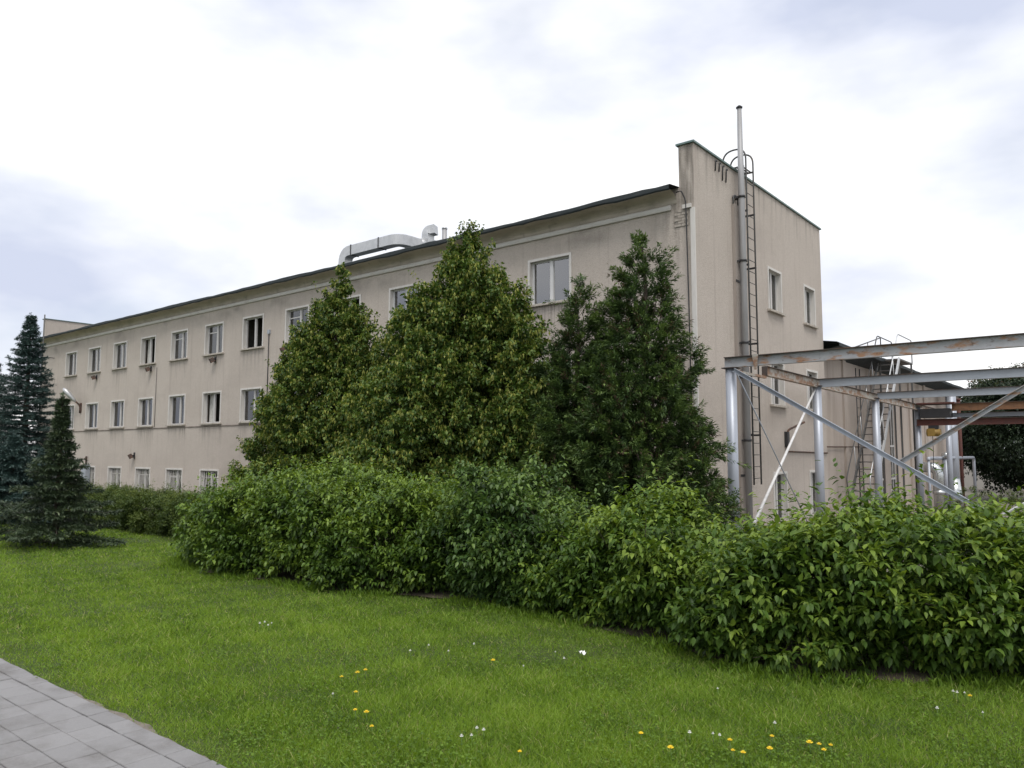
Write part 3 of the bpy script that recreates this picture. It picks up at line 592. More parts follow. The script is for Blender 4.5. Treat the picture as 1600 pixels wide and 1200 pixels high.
p = MB(); p.tube([(1.75, 17.45, 2.32), (1.75, 17.45, 1.6), (1.73, 17.45, 1.2)], .014, 6); p.tube(bezel([(1.73, 17.45, 1.2), (1.73, 17.45, 1.05), (1.80, 17.45, 1.0), (1.83, 17.45, 1.1)], 4, .05), .02, 6); p.build('chain', M['dark'], hs)

# ------------------------------------------------------------------ pipes and stairs by the annex
pd = thing('insulated_pipe', (.6, 23, ZB), 'shiny metal-clad pipe elbow standing beside the annex wall', 'pipe')
p = MB(); p.tube(bezel([(-.1, 23.6, .98), (.75, 23.6, .98), (.75, 23.6, ZB)], 8, .38), .24, 18); p.build('elbow', M['lag'], pd)
p = MB(); p.tube([(.75, 23.6, -.28), (.75, 23.6, -.1)], .275, 18); p.build('flange', M['lag'], pd)
pd = thing('insulated_pipe', (.7, 25.9, ZB), 'slim capped silver riser pipe next to the shiny elbow', 'pipe')
p = MB(); p.tube([(.7, 25.9, ZB), (.7, 25.9, 1.4)], .17, 16); p.build('riser', M['silver'], pd)
p = MB(); p.tube([(.7, 25.9, 1.4), (.7, 25.9, 1.62), (.7, 25.9, 1.70)], [.21, .21, .10], 16); p.build('cap', M['lag'], pd)
pd = thing('insulated_pipe', (.45, 29.3, ZB), 'tall silver-clad pipe rising to the annex eaves behind the last rack post', 'pipe')
p = MB(); p.tube([(.45, 29.3, ZB), (.45, 29.3, 5.0)], .25, 18); p.build('riser', M['silver'], pd)
p = MB(); p.tube([(.45, 29.3, ZB), (.45, 29.3, .3)], [.42, .27], 18); p.build('base_cone', M['lag'], pd)
pd = thing('red_pipe', (.5, 31.5, ZB), 'dark red oxide pipe at the far end of the annex wall', 'pipe')
p = MB(); p.tube([(.5, 31.2, ZB), (.5, 31.2, 4.6)], .09, 10); p.build('riser', M['oxide'], pd)
p = MB(); p.tube([(.5, 31.2, 4.55), (.5, 31.2, 4.66)], .13, 10); p.build('cap', M['oxide'], pd)
pf = thing('pipe_loop', (.5, 29, ZB), 'pale bent pipe loop spanning past the annex corner', 'pipe')
p = MB(); p.tube(bezel([(.5, 22.9, 1.3), (.5, 22.9, 1.40), (.5, 35.2, 1.40), (.5, 35.2, ZB)], 6, .25), .085, 12); p.build('loop', M['silver'], pf)
p = MB(); p.tube([(.5, 22.9, ZB), (.5, 22.9, 1.3)], .06, 8); p.build('support', M['silver'], pf)
st = thing('steel_stair', (.6, 13, ZB), 'steep steel stair with handrails climbing to the annex roof', 'stair')
S0, S1 = Vector((0, 11.0, -.2)), Vector((0, 15.6, 5.35))
for xx in (.30, 1.05):
    p = MB(); p.bar((xx, S0.y, S0.z), (xx, S1.y, S1.z), .05, .14); p.build('stringer', M['ladder'] if xx < 1 else M['galv'], st)
    p = MB(); p.tube(bezel([(xx, S0.y, S0.z+.1), (xx, S0.y-.25, S0.z+.95), (xx, S1.y-.1, S1.z+.95), (xx, S1.y+2.2, S1.z+.95), (xx, S1.y+2.2, S1.z)], 5, .15), .022, 8); p.build('handrail', M['ladder'] if xx < 1 else M['galv'], st)
    for k in range(1, 5):
        q_ = S0.lerp(S1, k/5); p = MB(); p.tube([(xx, q_.y, q_.z), (xx, q_.y-.12, q_.z+.95)], .018, 6); p.build('baluster', M['galv'], st)
for k in range(1, 22):
    q_ = S0.lerp(S1, k/22); p = MB(); p.box(.325, 1.025, q_.y-.09, q_.y+.09, q_.z-.015, q_.z+.015); p.build('tread', M['ladder'], st)
p = MB(); p.box(.28, 1.07, S1.y, S1.y+2.2, S1.z-.06, S1.z); p.build('landing', M['ladder'], st)
p = MB(); p.box(.25, 1.1, 9.9, 11.05, -.26, -.18); p.build('landing', M['galv'], st)
for yy in (10.0, 10.9):
    p = MB(); p.bar((.65, yy, gz(yy)), (.65, yy, -.27), .06, .06, (1, 0, 0)); p.build('landing_leg', M['dark'], st)
for yy in (S1.y+.05, S1.y+2.15):
    for xx in (.33, 1.02):
        p = MB(); p.bar((xx, yy, gz(yy)), (xx, yy, S1.z-.06), .06, .06, (1, 0, 0)); p.build('post', M['ladder'], st)
for zz in (S1.z+.5,):
    p = MB(); p.tube([(1.05, S1.y, zz), (1.05, S1.y+2.2, zz)], .018, 6); p.tube([(.3, S1.y+2.2, zz), (1.05, S1.y+2.2, zz)], .018, 6); p.build('guard_rail', M['galv'], st)
gr = thing('roof_guardrail', (.4, 13, 5.4), 'thin sloping handrail at the annex roof edge before the stair head', 'railing')
p = MB(); p.tube([(.35, 11.9, 5.42), (.35, 15.8, 6.25), (.35, 15.8, 5.42)], .022, 6); p.build('rail', M['ladder'], gr)
p = MB(); p.tube([(.35, 13.9, 5.42), (.35, 13.9, 5.84)], .018, 6); p.build('post', M['ladder'], gr)
vl = thing('vertical_ladder', (.2, 14.0, ZB), 'thin dark vertical ladder on the annex wall beside the second post', 'ladder')
for yy in (13.0, 13.5):
    p = MB(); p.tube([(.12, yy, ZB), (.12, yy, 4.8)], .022, 6); p.build('rail', M['dark'], vl)
for k in range(17):
    p = MB(); p.tube([(.12, 13.0, -1.1+k*.34), (.12, 13.5, -1.1+k*.34)], .012, 5); p.build('rung', M['dark'], vl)
fw = thing('boundary_wall', (0, 60, -1.4), 'pale concrete wall far behind the annex and the dark tree', 'wall')
for k in range(14):
    p = MB(); p.box(-26+k*3+.02, -23+k*3-.02, 60, 60.2, -1.6, .9); p.build('panel', M['concrete'], fw)

# ------------------------------------------------------------------ foliage machinery
def norm(a): return a/np.maximum(np.linalg.norm(a, axis=-1, keepdims=True), 1e-9)
def leaf_geo(P, D, N, Ln, Wd, kind='kite', fold=.25, droop=.12):
    D = norm(D); S = norm(np.cross(D, N)); N = np.cross(S, D); Ln = Ln[:, None]; Wd = Wd[:, None]; n = len(P)
    if kind == 'blade':
        V = np.stack([P-S*Wd/2, P+S*Wd/2, P+D*Ln], 1); F = np.array([[0, 1, 2]])
    elif kind == 'kite':
        V = np.stack([P, P+D*Ln*.42+S*Wd/2+N*Wd*fold, P+D*Ln-N*Ln*droop, P+D*Ln*.42-S*Wd/2+N*Wd*fold], 1); F = np.array([[0, 1, 2], [0, 2, 3]])
    else:
        V = np.stack([P, P+D*Ln*.25+S*Wd*.46+N*Wd*fold*.8, P+D*Ln*.58+S*Wd*.40+N*(Wd*fold*.7-Ln*droop*.35), P+D*Ln-N*Ln*droop,
                      P+D*Ln*.58-S*Wd*.40+N*(Wd*fold*.7-Ln*droop*.35), P+D*Ln*.25-S*Wd*.46+N*Wd*fold*.8, P+D*Ln*.45-N*Ln*droop*.1], 1)
        F = np.array([[6, 0, 1], [6, 1, 2], [6, 2, 3], [6, 3, 4], [6, 4, 5], [6, 5, 0]])
    k = V.shape[1]; faces = (F[None]+np.arange(n)[:, None, None]*k).reshape(-1, 3)
    return V.reshape(-1, 3), faces, len(F)
def tri_mesh(name, V, F, mat, rnd=None, smooth=False):
    me = bpy.data.meshes.new(name); me.vertices.add(len(V)); me.vertices.foreach_set('co', V.astype(np.float32).ravel())
    me.loops.add(F.size); me.loops.foreach_set('vertex_index', F.astype(np.int32).ravel())
    me.polygons.add(len(F)); me.polygons.foreach_set('loop_start', np.arange(0, F.size, 3, dtype=np.int32))
    if smooth: me.polygons.foreach_set('use_smooth', np.ones(len(F), bool))
    if rnd is not None:
        a = me.attributes.new('rnd', 'FLOAT', 'FACE'); a.data.foreach_set('value', rnd.astype(np.float32))
    me.materials.append(mat); me.update(); return me
def leaves_obj(name, P, D, N, Ln, Wd, rnd, mat, parent, kind='kite', fold=.25, droop=.12, label=None, smooth=False):
    og = WORLD[parent.name] if parent is not None else np.zeros(3)
    V, F, k = leaf_geo(P, D, N, Ln, Wd, kind, fold, droop)
    o = bpy.data.objects.new(name, tri_mesh(name, V-og, F, mat, np.repeat(rnd, k), smooth)); link(o, parent, og)
    if label: o['label'] = label
    return o
def shoots(B, A, Ls, n, rng, spread=.12, droop=.4, tilt=.6):
    """n leaves on each shoot: positions, leaf directions, normals"""
    m = len(B); A = norm(A); t = rng.uniform(.08, 1, (m, n, 1)); az = rng.uniform(0, 2*np.pi, (m, n, 1))
    o1 = norm(np.cross(A, np.array([.13, .31, .94]))); o2 = np.cross(A, o1)
    rad = o1[:, None]*np.cos(az)+o2[:, None]*np.sin(az)
    P = B[:, None]+A[:, None]*Ls[:, None, None]*t + rad*spread*rng.uniform(.1, 1, (m, n, 1))*(1.15-t*.8)
    P[..., 2] -= .12*(t[..., 0]**2)*Ls[:, None]*droop
    D = rad*.9 + A[:, None]*tilt + np.array([0, 0, -1.])*droop + rng.normal(0, .3, (m, n, 3))
    N = np.array([0, 0, 1.]) + rad*.35 + rng.normal(0, .35, (m, n, 3))
    return P.reshape(-1, 3), norm(D.reshape(-1, 3)), norm(N.reshape(-1, 3)), t.reshape(-1)
PROF = {'ovoid': lambda t: np.clip((1-t**2.1), 0, 1)**.75*(.72+.28*np.minimum(1, t/.3)), 'cone': lambda t: (1-t)**.8+.03, 'round': lambda t: np.sqrt(np.clip(1-(2*t-1)**2, 0, 1))}
def cone_clumps(env, rng, dmin=.36, k=7):
    """boughs' ends spread over the joined crown volumes; env = (cx, cy, zbot, ztop, radius, profile, count)"""
    C, O, I = [], [], []
    for cx, cy, zb, zt, r, prof, n in env:
        n *= k; t = rng.uniform(0, 1, n)**.85; a = rng.uniform(0, 2*np.pi, n); ph = rng.uniform(0, 6.28, 4)
        lump = 1+.14*np.sin(3*a+ph[0]+7*t)+.11*np.sin(5*a+ph[1]-13*t)+.10*np.sin(2*a+23*t+ph[2])
        inn = rng.random(n) < .3; rr = r*PROF[prof](t)*lump*np.where(inn, rng.uniform(.35, .75, n), rng.uniform(.86, 1.08, n))
        C.append(np.stack([cx+rr*np.cos(a), cy+rr*np.sin(a), zb+(zt-zb)*t], 1)); O.append(np.stack([np.cos(a), np.sin(a), .15+.9*t], 1)); I.append(inn)
    C, O, I = np.concatenate(C), norm(np.concatenate(O)), np.concatenate(I)
    deep = np.zeros(len(C), bool)
    for cx, cy, zb, zt, r, prof, n in env:
        t = (C[:, 2]-zb)/(zt-zb); ins = (t > 0) & (t < 1); f = np.hypot(C[:, 0]-cx, C[:, 1]-cy)/np.maximum(r*PROF[prof](np.clip(t, 0, 1)), 1e-3); deep |= ins & (f < .30)
    od = rng.permutation(np.nonzero(~deep)[0]); keep = []; cell = {}
    for i in od:                                     # keep neighbours apart so that dark gaps stay between the boughs
        key = tuple((C[i]/dmin).astype(int)); ok = True
        for dx in (-1, 0, 1):
            for dy in (-1, 0, 1):
                for dz in (-1, 0, 1):
                    for j in cell.get((key[0]+dx, key[1]+dy, key[2]+dz), ()):
                        if ((C[i]-C[j])**2).sum() < dmin*dmin: ok = False; break
        if ok: cell.setdefault(key, []).append(i); keep.append(i)
    keep = np.array(keep); return C[keep], O[keep]
def branches(tree, base, top, r0, clumps, rng, n=26, mat='bark'):
    p = MB(); base = Vector(base); top = Vector(top); P = [base.lerp(top, k/8)+Vector((math.sin(k*1.3)*.05, math.cos(k*1.7)*.05, 0))*(k > 0) for k in range(9)]
    p.tube(P, [r0*(1-.88*k/8) for k in range(9)], 10); p.build('trunk', M[mat], tree)
    lb = MB()
    for i in rng.choice(len(clumps), min(n, len(clumps)), replace=False):
        c = Vector(clumps[i]); h = max(.12, min(.9, ((c.z-base.z)/(top.z-base.z))-.14)); s_ = base.lerp(top, h); mid = s_.lerp(c, .5)+Vector((0, 0, -.12))
        rr = r0*(1-.85*h)*.42; lb.tube([s_, s_.lerp(mid, .5)+Vector((0, 0, -.03)), mid, mid.lerp(c, .55)+Vector((0, 0, .02)), c], [rr, rr*.8, rr*.6, rr*.4, .006], 6)
    lb.build('limbs', M[mat], tree)['kind'] = 'stuff'

# ------------------------------------------------------------------ deciduous trees
def linden(label, base, env, r0, seed, nsh=8, nlv=28, bract=.34):
    rg = np.random.default_rng(seed); tr = thing('linden_tree', base, label, 'tree', 'lindens in front of the facade')
    C, O = cone_clumps(env, rg, .30, 10)
    top = (base[0], base[1], max(e[3] for e in env)-.5); branches(tr, base, top, r0, C, rg)
    m = len(C); csz = np.repeat(rg.uniform(.7, 1.25, m), nsh); B = np.repeat(C-O*.16, nsh, 0)+rg.normal(0, .05, (m*nsh, 3)); A = np.repeat(O*.8+np.array([0, 0, .45])+rg.normal(0, .2, (m, 3)), nsh, 0)+rg.normal(0, .42, (m*nsh, 3))
    Ls = rg.uniform(.24, .46, m*nsh)*csz*np.where(rg.random(m*nsh) < .05, 1.6, 1); cl = np.repeat(rg.uniform(-.2, .2, m), nsh*nlv)
    P, D, N, t = shoots(B, A, Ls, nlv, rg, .085, .5, .5)
    rnd = np.clip(.28+.35*t+cl+rg.normal(0, .15, len(P)), 0, 1); keep = P[:, 2] > base[2]+.35
    isb = (rg.random(len(P)) < bract*(.35+t)) & keep; lf = keep & ~isb
    k = lf.sum(); leaves_obj('crown', P[lf], D[lf], N[lf], rg.uniform(.06, .11, k), rg.uniform(.05, .08, k), rnd[lf], M['lf_linden'], tr)
    k = isb.sum(); Db = D[isb]*.55+np.array([0, 0, -1.])
    leaves_obj('blossom', P[isb]+np.array([0, 0, .02]), Db, N[isb], rg.uniform(.06, .11, k), rg.uniform(.026, .045, k), np.clip(rnd[isb]*.7+.3*rg.random(k), 0, 1), M['lf_bract'], tr, fold=.1, label='pale yellow-green hanging blossoms')
    return tr
TY = -4.5; gT = gz(TY)
linden('narrower yellow-green linden, the leftmost tree in front of the facade', (-8.25, TY, gT),
       [(-8.3, TY, .2, 5.95, 1.5, 'ovoid', 190), (-8.05, TY, 4.2, 6.45, .45, 'cone', 30), (-8.9, TY, 2.0, 5.6, .8, 'ovoid', 60), (-7.4, TY, .6, 5.4, 1.1, 'ovoid', 110), (-9.5, TY-.2, .3, 4.7, 1.15, 'ovoid', 110), (-6.6, TY+.1, .2, 4.0, 1.3, 'ovoid', 110), (-10.0, TY-.3, .2, 3.9, .85, 'ovoid', 80), (-10.6, TY-.3, .3, 1.9, .6, 'ovoid', 20), (-12.3, TY-.3, .7, 1.25, .28, 'ovoid', 4)], .14, 21)
linden('largest broad linden with yellow blossom in the middle of the facade', (-3.6, TY, gT),
       [(-3.55, TY, .2, 6.5, 1.85, 'ovoid', 330), (-3.5, TY, 4.8, 6.7, .75, 'cone', 44), (-2.3, TY, .8, 5.6, 1.1, 'ovoid', 130), (-4.95, TY, .2, 5.3, 1.5, 'ovoid', 180), (-1.75, TY-.2, .2, 3.9, 1.2, 'ovoid', 120), (-5.9, TY-.3, .2, 3.6, 1.25, 'ovoid', 120), (-3.6, TY-.9, .2, 4.4, 1.7, 'ovoid', 150)], .2, 22)

# ------------------------------------------------------------------ thujas
def thuja(label, base, env, r0, seed, nsh=7, nlv=46, dry=.16):
    rg = np.random.default_rng(seed); tr = thing('thuja_tree', base, label, 'tree', 'thujas by the building corner')
    C, O = cone_clumps(env, rg, .265, 11); top = (base[0], base[1], max(e[3] for e in env)-.3); branches(tr, base, top, r0, C, rg, 30)
    m = len(C); csz = np.repeat(rg.uniform(.7, 1.3, m), nsh); B = np.repeat(C-O*.14, nsh, 0)+rg.normal(0, .04, (m*nsh, 3)); A = np.repeat(O*np.array([1, 1, .4])+np.array([0, 0, .35])+rg.normal(0, .15, (m, 3)), nsh, 0)+rg.normal(0, .36, (m*nsh, 3))
    Ls = rg.uniform(.20, .40, m*nsh)*csz*np.where(rg.random(m*nsh) < .06, 1.5, 1); cl = np.repeat(rg.uniform(-.18, .18, m), nsh*nlv); cd_ = np.repeat(rg.random(m*nsh) < dry, nlv)
    P, D, N, t = shoots(B, A, Ls, nlv, rg, .055, .45, .9)
    D = D + np.repeat(norm(A), nlv, 0)*.6; rnd = np.clip(.15+.5*t+cl+rg.normal(0, .14, len(P)), 0, 1); keep = P[:, 2] > base[2]+.2
    isb = (cd_ & (rg.random(len(P)) < .6)) & keep; lf = keep & ~isb
    k = lf.sum(); leaves_obj('crown', P[lf], D[lf], N[lf], rg.uniform(.05, .11, k), rg.uniform(.014, .03, k), rnd[lf], M['lf_thuja'], tr, fold=.15)
    k = isb.sum(); leaves_obj('dry_sprays', P[isb], D[isb], N[isb], rg.uniform(.04, .09, k), rg.uniform(.012, .024, k), rg.random(k), M['lf_thuja_dry'], tr, fold=.15, label='brownish dry sprays and cones')
    return tr
thuja('shorter dark thuja between the big linden and the corner thuja', (-.45, TY, gT), [(-.35, TY, -.3, 5.1, 1.35, 'cone', 240), (-1.05, TY, -.3, 3.8, 1.2, 'cone', 140), (-.2, TY-.5, -.3, 3.7, 1.25, 'cone', 130)], .13, 31)
thuja('taller dark green thuja nearest the building corner', (1.1, TY, gT), [(1.02, TY, -.3, 5.85, 1.6, 'cone', 340), (1.6, TY, -.3, 3.6, 1.0, 'cone', 150), (.45, TY, -.3, 4.7, 1.2, 'cone', 140), (1.95, TY+.1, -.3, 2.3, .55, 'cone', 80), (1.0, TY-.7, -.3, 3.8, 1.4, 'cone', 150)], .16, 32)

# ------------------------------------------------------------------ spruces
def spruce(label, base, H, Rr, seed, mat, nw=26, group='spruces at the far end of the lawn', dens=1.0, low=.04, pw_=1.2):
    rg = np.random.default_rng(seed); tr = thing('spruce_tree', base, label, 'tree', group); base = np.array(base, float)
    p = MB(); p.tube([tuple(base), tuple(base+np.array([.02, 0, H*.5])), tuple(base+np.array([0, 0, H*.985]))], [H*.022, H*.013, .006], 8); p.build('trunk', M['bark'], tr)
    Bs, As, Ls = [], [], []; bw = MB()
    for w in range(nw):
        h = low+(.985-low)*(w/nw)**.95; nb = int(rg.integers(6, 9)); ph = rg.uniform(0, 6.28); Lb = Rr*(1-h)**pw_+.05
        for b_ in range(nb):
            a = ph+2*math.pi*b_/nb+rg.normal(0, .15); ln = Lb*rg.uniform(.52, 1.2); rise = (.55*h-.14)+rg.normal(0, .06)
            o = np.array([math.cos(a), math.sin(a), 0]); s_ = base+np.array([0, 0, H*h+rg.normal(0, H*.006)])
            u = np.linspace(0, 1, 6); pts = s_+o*ln*u[:, None]+np.array([0, 0, 1])*(ln*(rise*u-.28*u**2+.22*u**3))[:, None]
            if w % 2 == 0: bw.tube([tuple(x) for x in pts], [.012*H/4*(1-.8*k/5)+.002 for k in range(6)], 4, cap=False)
            nt_ = max(3, int(ln*11*dens)+2)
            for k in range(nt_):
                f = .18+.82*(k+.5)/nt_; q_ = s_+o*ln*f+np.array([0, 0, 1])*ln*(rise*f-.28*f**2+.22*f**3)
                sd_ = np.array([-o[1], o[0], 0])
                for sg in (-1, 1):
                    Bs.append(q_); As.append(sd_*sg*.75+o*.75+np.array([0, 0, rg.normal(-.05, .12)])); Ls.append((min(.10, .03+.25*ln)+.24*ln*(1-f))*rg.uniform(.7, 1.2))
            Bs.append(pts[4]); As.append(pts[5]-pts[4]); Ls.append(max(.05, ln*.22))
    for h in (.86, .90, .94, .965): Bs.append(base+np.array([0, 0, H*h])); As.append(np.array([rg.normal(0, .12), rg.normal(0, .12), 1.])); Ls.append(H*(1-h)*1.05)
    bw.build('branches', M['bark'], tr)['kind'] = 'stuff'
    B, A, Ln = np.array(Bs), np.array(As), np.array(Ls); n = 13
    P, D, N, t = shoots(B, A, Ln, n, rg, .012, .05, 1.1)
    tw = np.repeat(rg.normal(0, .16, len(B)), n); rnd = np.clip(.25+.35*t+tw+rg.normal(0, .1, len(P)), 0, 1); k = len(P)
    leaves_obj('crown', P, D, N, rg.uniform(.05, .095, k), rg.uniform(.014, .026, k), rnd, M[mat], tr, fold=.1, droop=.0)
    return tr
spruce('small green spruce standing on the lawn left of the hedge', (-6.55, -11.75, 0), 2.62, 1.5, 41, 'lf_spruce', nw=23, dens=1.5, pw_=2.2)
spruce('tallest blue spruce beside the far corner of the facade', (-19.2, -8.15, gz(-8.15)), 6.15, 1.75, 42, 'lf_spruce_blue', nw=58, dens=1.4, pw_=1.05)
spruce('dark blue spruce at the left edge behind the small spruces', (-22.3, -8.3, gz(-8.3)), 5.2, 2.3, 43, 'lf_spruce_blue', nw=40, dens=1.2, pw_=1.1)
spruce('low blue spruce at the left edge just behind the small green spruce', (-11.9, -10.75, 0), 2.0, 1.6, 44, 'lf_spruce_blue', nw=26, dens=1.5, pw_=1.3)
spruce('blue-green spruce low between the tall spruce and the far hedge', (-14.3, -9.2, gz(-9.2)), 1.75, 1.6, 45, 'lf_spruce_blue', nw=24, dens=1.4)

# ------------------------------------------------------------------ hedge and shrubs
LEAFVAR = {}
def hedge(name, label, cat, x0, x1, topx, topz, depth, seed, mat, nsh, nlv, lsize, group=None, kindl='ovate', single=300, stem=True, zmin=.08, front=None, sh=(.16, .36), up=.6):
    rg = np.random.default_rng(seed); fx = front or FRONT
    xm = (x0+x1)/2; base = (xm, float(np.interp(xm, *fx))+depth/2, gz(float(np.interp(xm, *fx))+depth/2)); tr = thing(name, base, label, cat, group)
    # sample shoot feet on a lumpy rounded section: front, top, back, inside
    nb = 7; mb_ = nsh//nb; n = mb_*nb; x = np.repeat(rg.uniform(x0, x1, mb_), nb); top = np.interp(x, topx, topz); fr_ = np.interp(x, *fx)
    ex = np.clip(np.minimum(x-x0, x1-x)/.5, 0, 1); en = .45+.55*np.sqrt(1-(1-ex)**2)       # rounded ends
    # section outline: front face, shoulder, top, back
    su = np.array([0, .34, .50, .62, .82, .90, 1.0]); sy = np.array([.10, .0, .05, .20, .72, .95, .98]); sz = np.array([.04, .45, .78, .94, 1.0, .85, .25]); sa = np.array([.0, .05, .45, .8, 1.3, 2.2, 3.0])
    u_ = np.repeat(rg.random(mb_), nb); lump = 1+.15*np.sin(x*3.3+seed+u_*5)+.11*np.sin(x*7.3-u_*11+seed)+.07*np.sin(x*14+u_*17)
    inner = np.repeat(np.where(rg.random(mb_) < .42, rg.uniform(.35, .85, mb_), rg.uniform(.93, 1.06, mb_)), nb)
    oy, oz, ang = np.interp(u_, su, sy)-.5, np.interp(u_, su, sz), np.interp(u_, su, sa)
    tp = (top-.10)*(.6+.4*en); y = fr_+depth/2+oy*depth*en*inner*lump; z = np.maximum(tp*(.4+(oz-.4)*inner*(lump*.8+.2)), zmin)
    yc = fr_+depth/2; c, s_ = np.cos(ang), np.sin(ang); pw = lambda v: v
    g_ = np.array([gz(v) for v in y]); B = np.stack([x, y, z+g_], 1)+rg.normal(0, .035, (n, 3))
    A = np.stack([rg.normal(0, .35, n)+np.where(ex < .6, np.sign(x-xm)*(1-ex)*.8, 0), -pw(c)*.8, np.maximum(pw(s_), .1)*.9+.15], 1)+rg.normal(0, .38, (n, 3)); A[:, 2] = A[:, 2]*up+.1
    Ls = rg.uniform(*sh, n)*np.where(rg.random(n) < .07, 1.9, 1); A[:, 2] += np.where(Ls > .36, .6, 0)
    P, D, N, t = shoots(B, A, Ls, nlv, rg, lsize*.6, .30, .45); N = norm(N*.8+np.array([0, 0, .9])); D[:, 1] -= .25; D = norm(D)
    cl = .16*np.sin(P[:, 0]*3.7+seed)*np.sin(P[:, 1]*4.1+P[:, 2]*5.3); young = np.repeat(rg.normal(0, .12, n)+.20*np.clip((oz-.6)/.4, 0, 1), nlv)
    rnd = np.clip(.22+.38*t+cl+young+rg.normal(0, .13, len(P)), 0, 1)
    Ln = lsize*rg.uniform(.65, 1.25, len(P))*(1.1-.35*t); Wd = Ln*rg.uniform(.44, .60, len(P))
    ok = P[:, 2] > g_.mean()+.02
    P, D, N, rnd, Ln, Wd = P[ok], D[ok], N[ok], rnd[ok], Ln[ok], Wd[ok]
    pick = np.zeros(len(P), bool)
    if single:
        d = np.linalg.norm(P-CAM, axis=1); show = Ln/d*np.abs(np.sum(norm(P-CAM)*N, 1)+.25)*np.where(P[:, 1] < np.interp(P[:, 0], *fx)+.25, 1.0, .25)
        pick[np.argsort(-show)[:single]] = True
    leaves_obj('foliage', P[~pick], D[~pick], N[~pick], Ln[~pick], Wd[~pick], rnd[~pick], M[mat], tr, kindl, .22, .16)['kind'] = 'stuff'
    if single:
        Dn = norm(D); S = norm(np.cross(Dn, N)); Nn = np.cross(S, Dn)
        for i in np.nonzero(pick)[0]:
            key = (mat, int(rnd[i]*5.99))
            if key not in LEAFVAR:
                V, F, k = leaf_geo(np.zeros((1, 3)), np.array([[1., 0, 0]]), np.array([[0, 0, 1.]]), np.ones(1), np.full(1, .6), 'ovate', .22, .16)
                LEAFVAR[key] = tri_mesh('leaf', V, F, M[mat], np.full(6, (key[1]+.5)/6))
            o = bpy.data.objects.new('leaf', LEAFVAR[key]); COL.objects.link(o); o.parent = tr
            mtx = Matrix(((Dn[i][0], -S[i][0], Nn[i][0]), (Dn[i][1], -S[i][1], Nn[i][1]), (Dn[i][2], -S[i][2], Nn[i][2]))).to_4x4()
            o.matrix_local = Matrix.Translation(Vector(P[i]-WORLD[tr.name])) @ mtx @ Matrix.Scale(float(Ln[i]), 4)
    if stem:
        sm = MB()
        for i in rg.choice(n, min(90, n), replace=False):
            f = Vector((x[i]+rg.normal(0, .1), yc[i]+rg.normal(0, .15), gz(yc[i])-.02)); e = Vector(B[i])+Vector(A[i]).normalized()*float(Ls[i])*.8; md_ = f.lerp(e, .5)+Vector((0, 0, .12))
            sm.tube([f, md_, Vector(B[i]), e], [.011, .008, .005, .002], 5, cap=False)
        sm.build('stems', M['bark'], tr)['kind'] = 'stuff'
    return tr
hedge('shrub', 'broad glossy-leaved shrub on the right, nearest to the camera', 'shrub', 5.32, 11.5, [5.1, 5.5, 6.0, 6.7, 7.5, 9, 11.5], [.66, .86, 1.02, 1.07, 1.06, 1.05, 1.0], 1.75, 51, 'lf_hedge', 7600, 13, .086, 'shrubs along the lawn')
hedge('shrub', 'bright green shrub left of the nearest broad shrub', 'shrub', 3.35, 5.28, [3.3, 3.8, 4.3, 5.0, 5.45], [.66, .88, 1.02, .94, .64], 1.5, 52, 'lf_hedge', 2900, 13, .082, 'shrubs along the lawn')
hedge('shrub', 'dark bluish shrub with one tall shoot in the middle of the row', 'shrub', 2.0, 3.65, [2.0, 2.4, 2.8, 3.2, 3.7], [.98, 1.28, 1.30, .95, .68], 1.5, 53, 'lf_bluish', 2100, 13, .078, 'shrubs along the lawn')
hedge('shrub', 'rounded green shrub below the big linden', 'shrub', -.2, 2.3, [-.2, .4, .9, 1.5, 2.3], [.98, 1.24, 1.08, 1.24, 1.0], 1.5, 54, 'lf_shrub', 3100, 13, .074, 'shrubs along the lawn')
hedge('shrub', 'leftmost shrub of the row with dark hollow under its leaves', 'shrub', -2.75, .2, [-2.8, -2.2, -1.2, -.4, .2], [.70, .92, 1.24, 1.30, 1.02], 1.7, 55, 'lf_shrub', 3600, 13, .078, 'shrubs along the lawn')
FH = ([-40, 20], [-9.9, -9.9])
hedge('trimmed_hedge', 'low fine-leaved trimmed hedge behind the small spruce below the facade', 'hedge', -14, -2.6, [-14, -3], [.76, .84], 1.2, 56, 'lf_spirea', 14000, 14, .042, None, 'kite', 0, True, .05, FH, (.10, .20), .9)
RH = ([-40, 20], [16.5, 16.5])
hedge('trimmed_hedge', 'trimmed green hedge beyond the rack at the right edge', 'hedge', 2.6, 16, [2, 16], [1.55, 1.65], 1.4, 57, 'lf_spirea', 2600, 16, .06, None, 'kite', 0, True, .05, RH, (.10, .22), .9)

# ------------------------------------------------------------------ trees far right
def fartree(label, base, env, r0, seed, mat, lsz):
    rg = np.random.default_rng(seed); tr = thing('broadleaf_tree', base, label, 'tree'); C, O = cone_clumps(env, rg, .45, 3)
    branches(tr, base, (base[0], base[1], max(e[3] for e in env)-1.0), r0, C, rg, 36); nsh, nlv = 7, 18; m = len(C)
    B = np.repeat(C, nsh, 0)+rg.normal(0, .32, (m*nsh, 3)); A = np.repeat(O, nsh, 0)+rg.normal(0, .4, (m*nsh, 3)); P, D, N, t = shoots(B, A, rg.uniform(.4, .9, m*nsh), nlv, rg, .25, .6, .5); k = len(P)
    leaves_obj('crown', P, D, N, lsz*rg.uniform(.7, 1.3, k), lsz*.7*rg.uniform(.7, 1.3, k), np.clip(.3+.35*t+rg.normal(0, .2, k), 0, 1), M[mat], tr)
fartree('dark broad tree beyond the annex at the right edge', (2.6, 41.5, -1.4), [(2.4, 41, -.2, 6.0, 3.2, 'round', 420), (5.5, 43, 0, 6.3, 3.2, 'round', 260)], .28, 61, 'lf_far', .17)
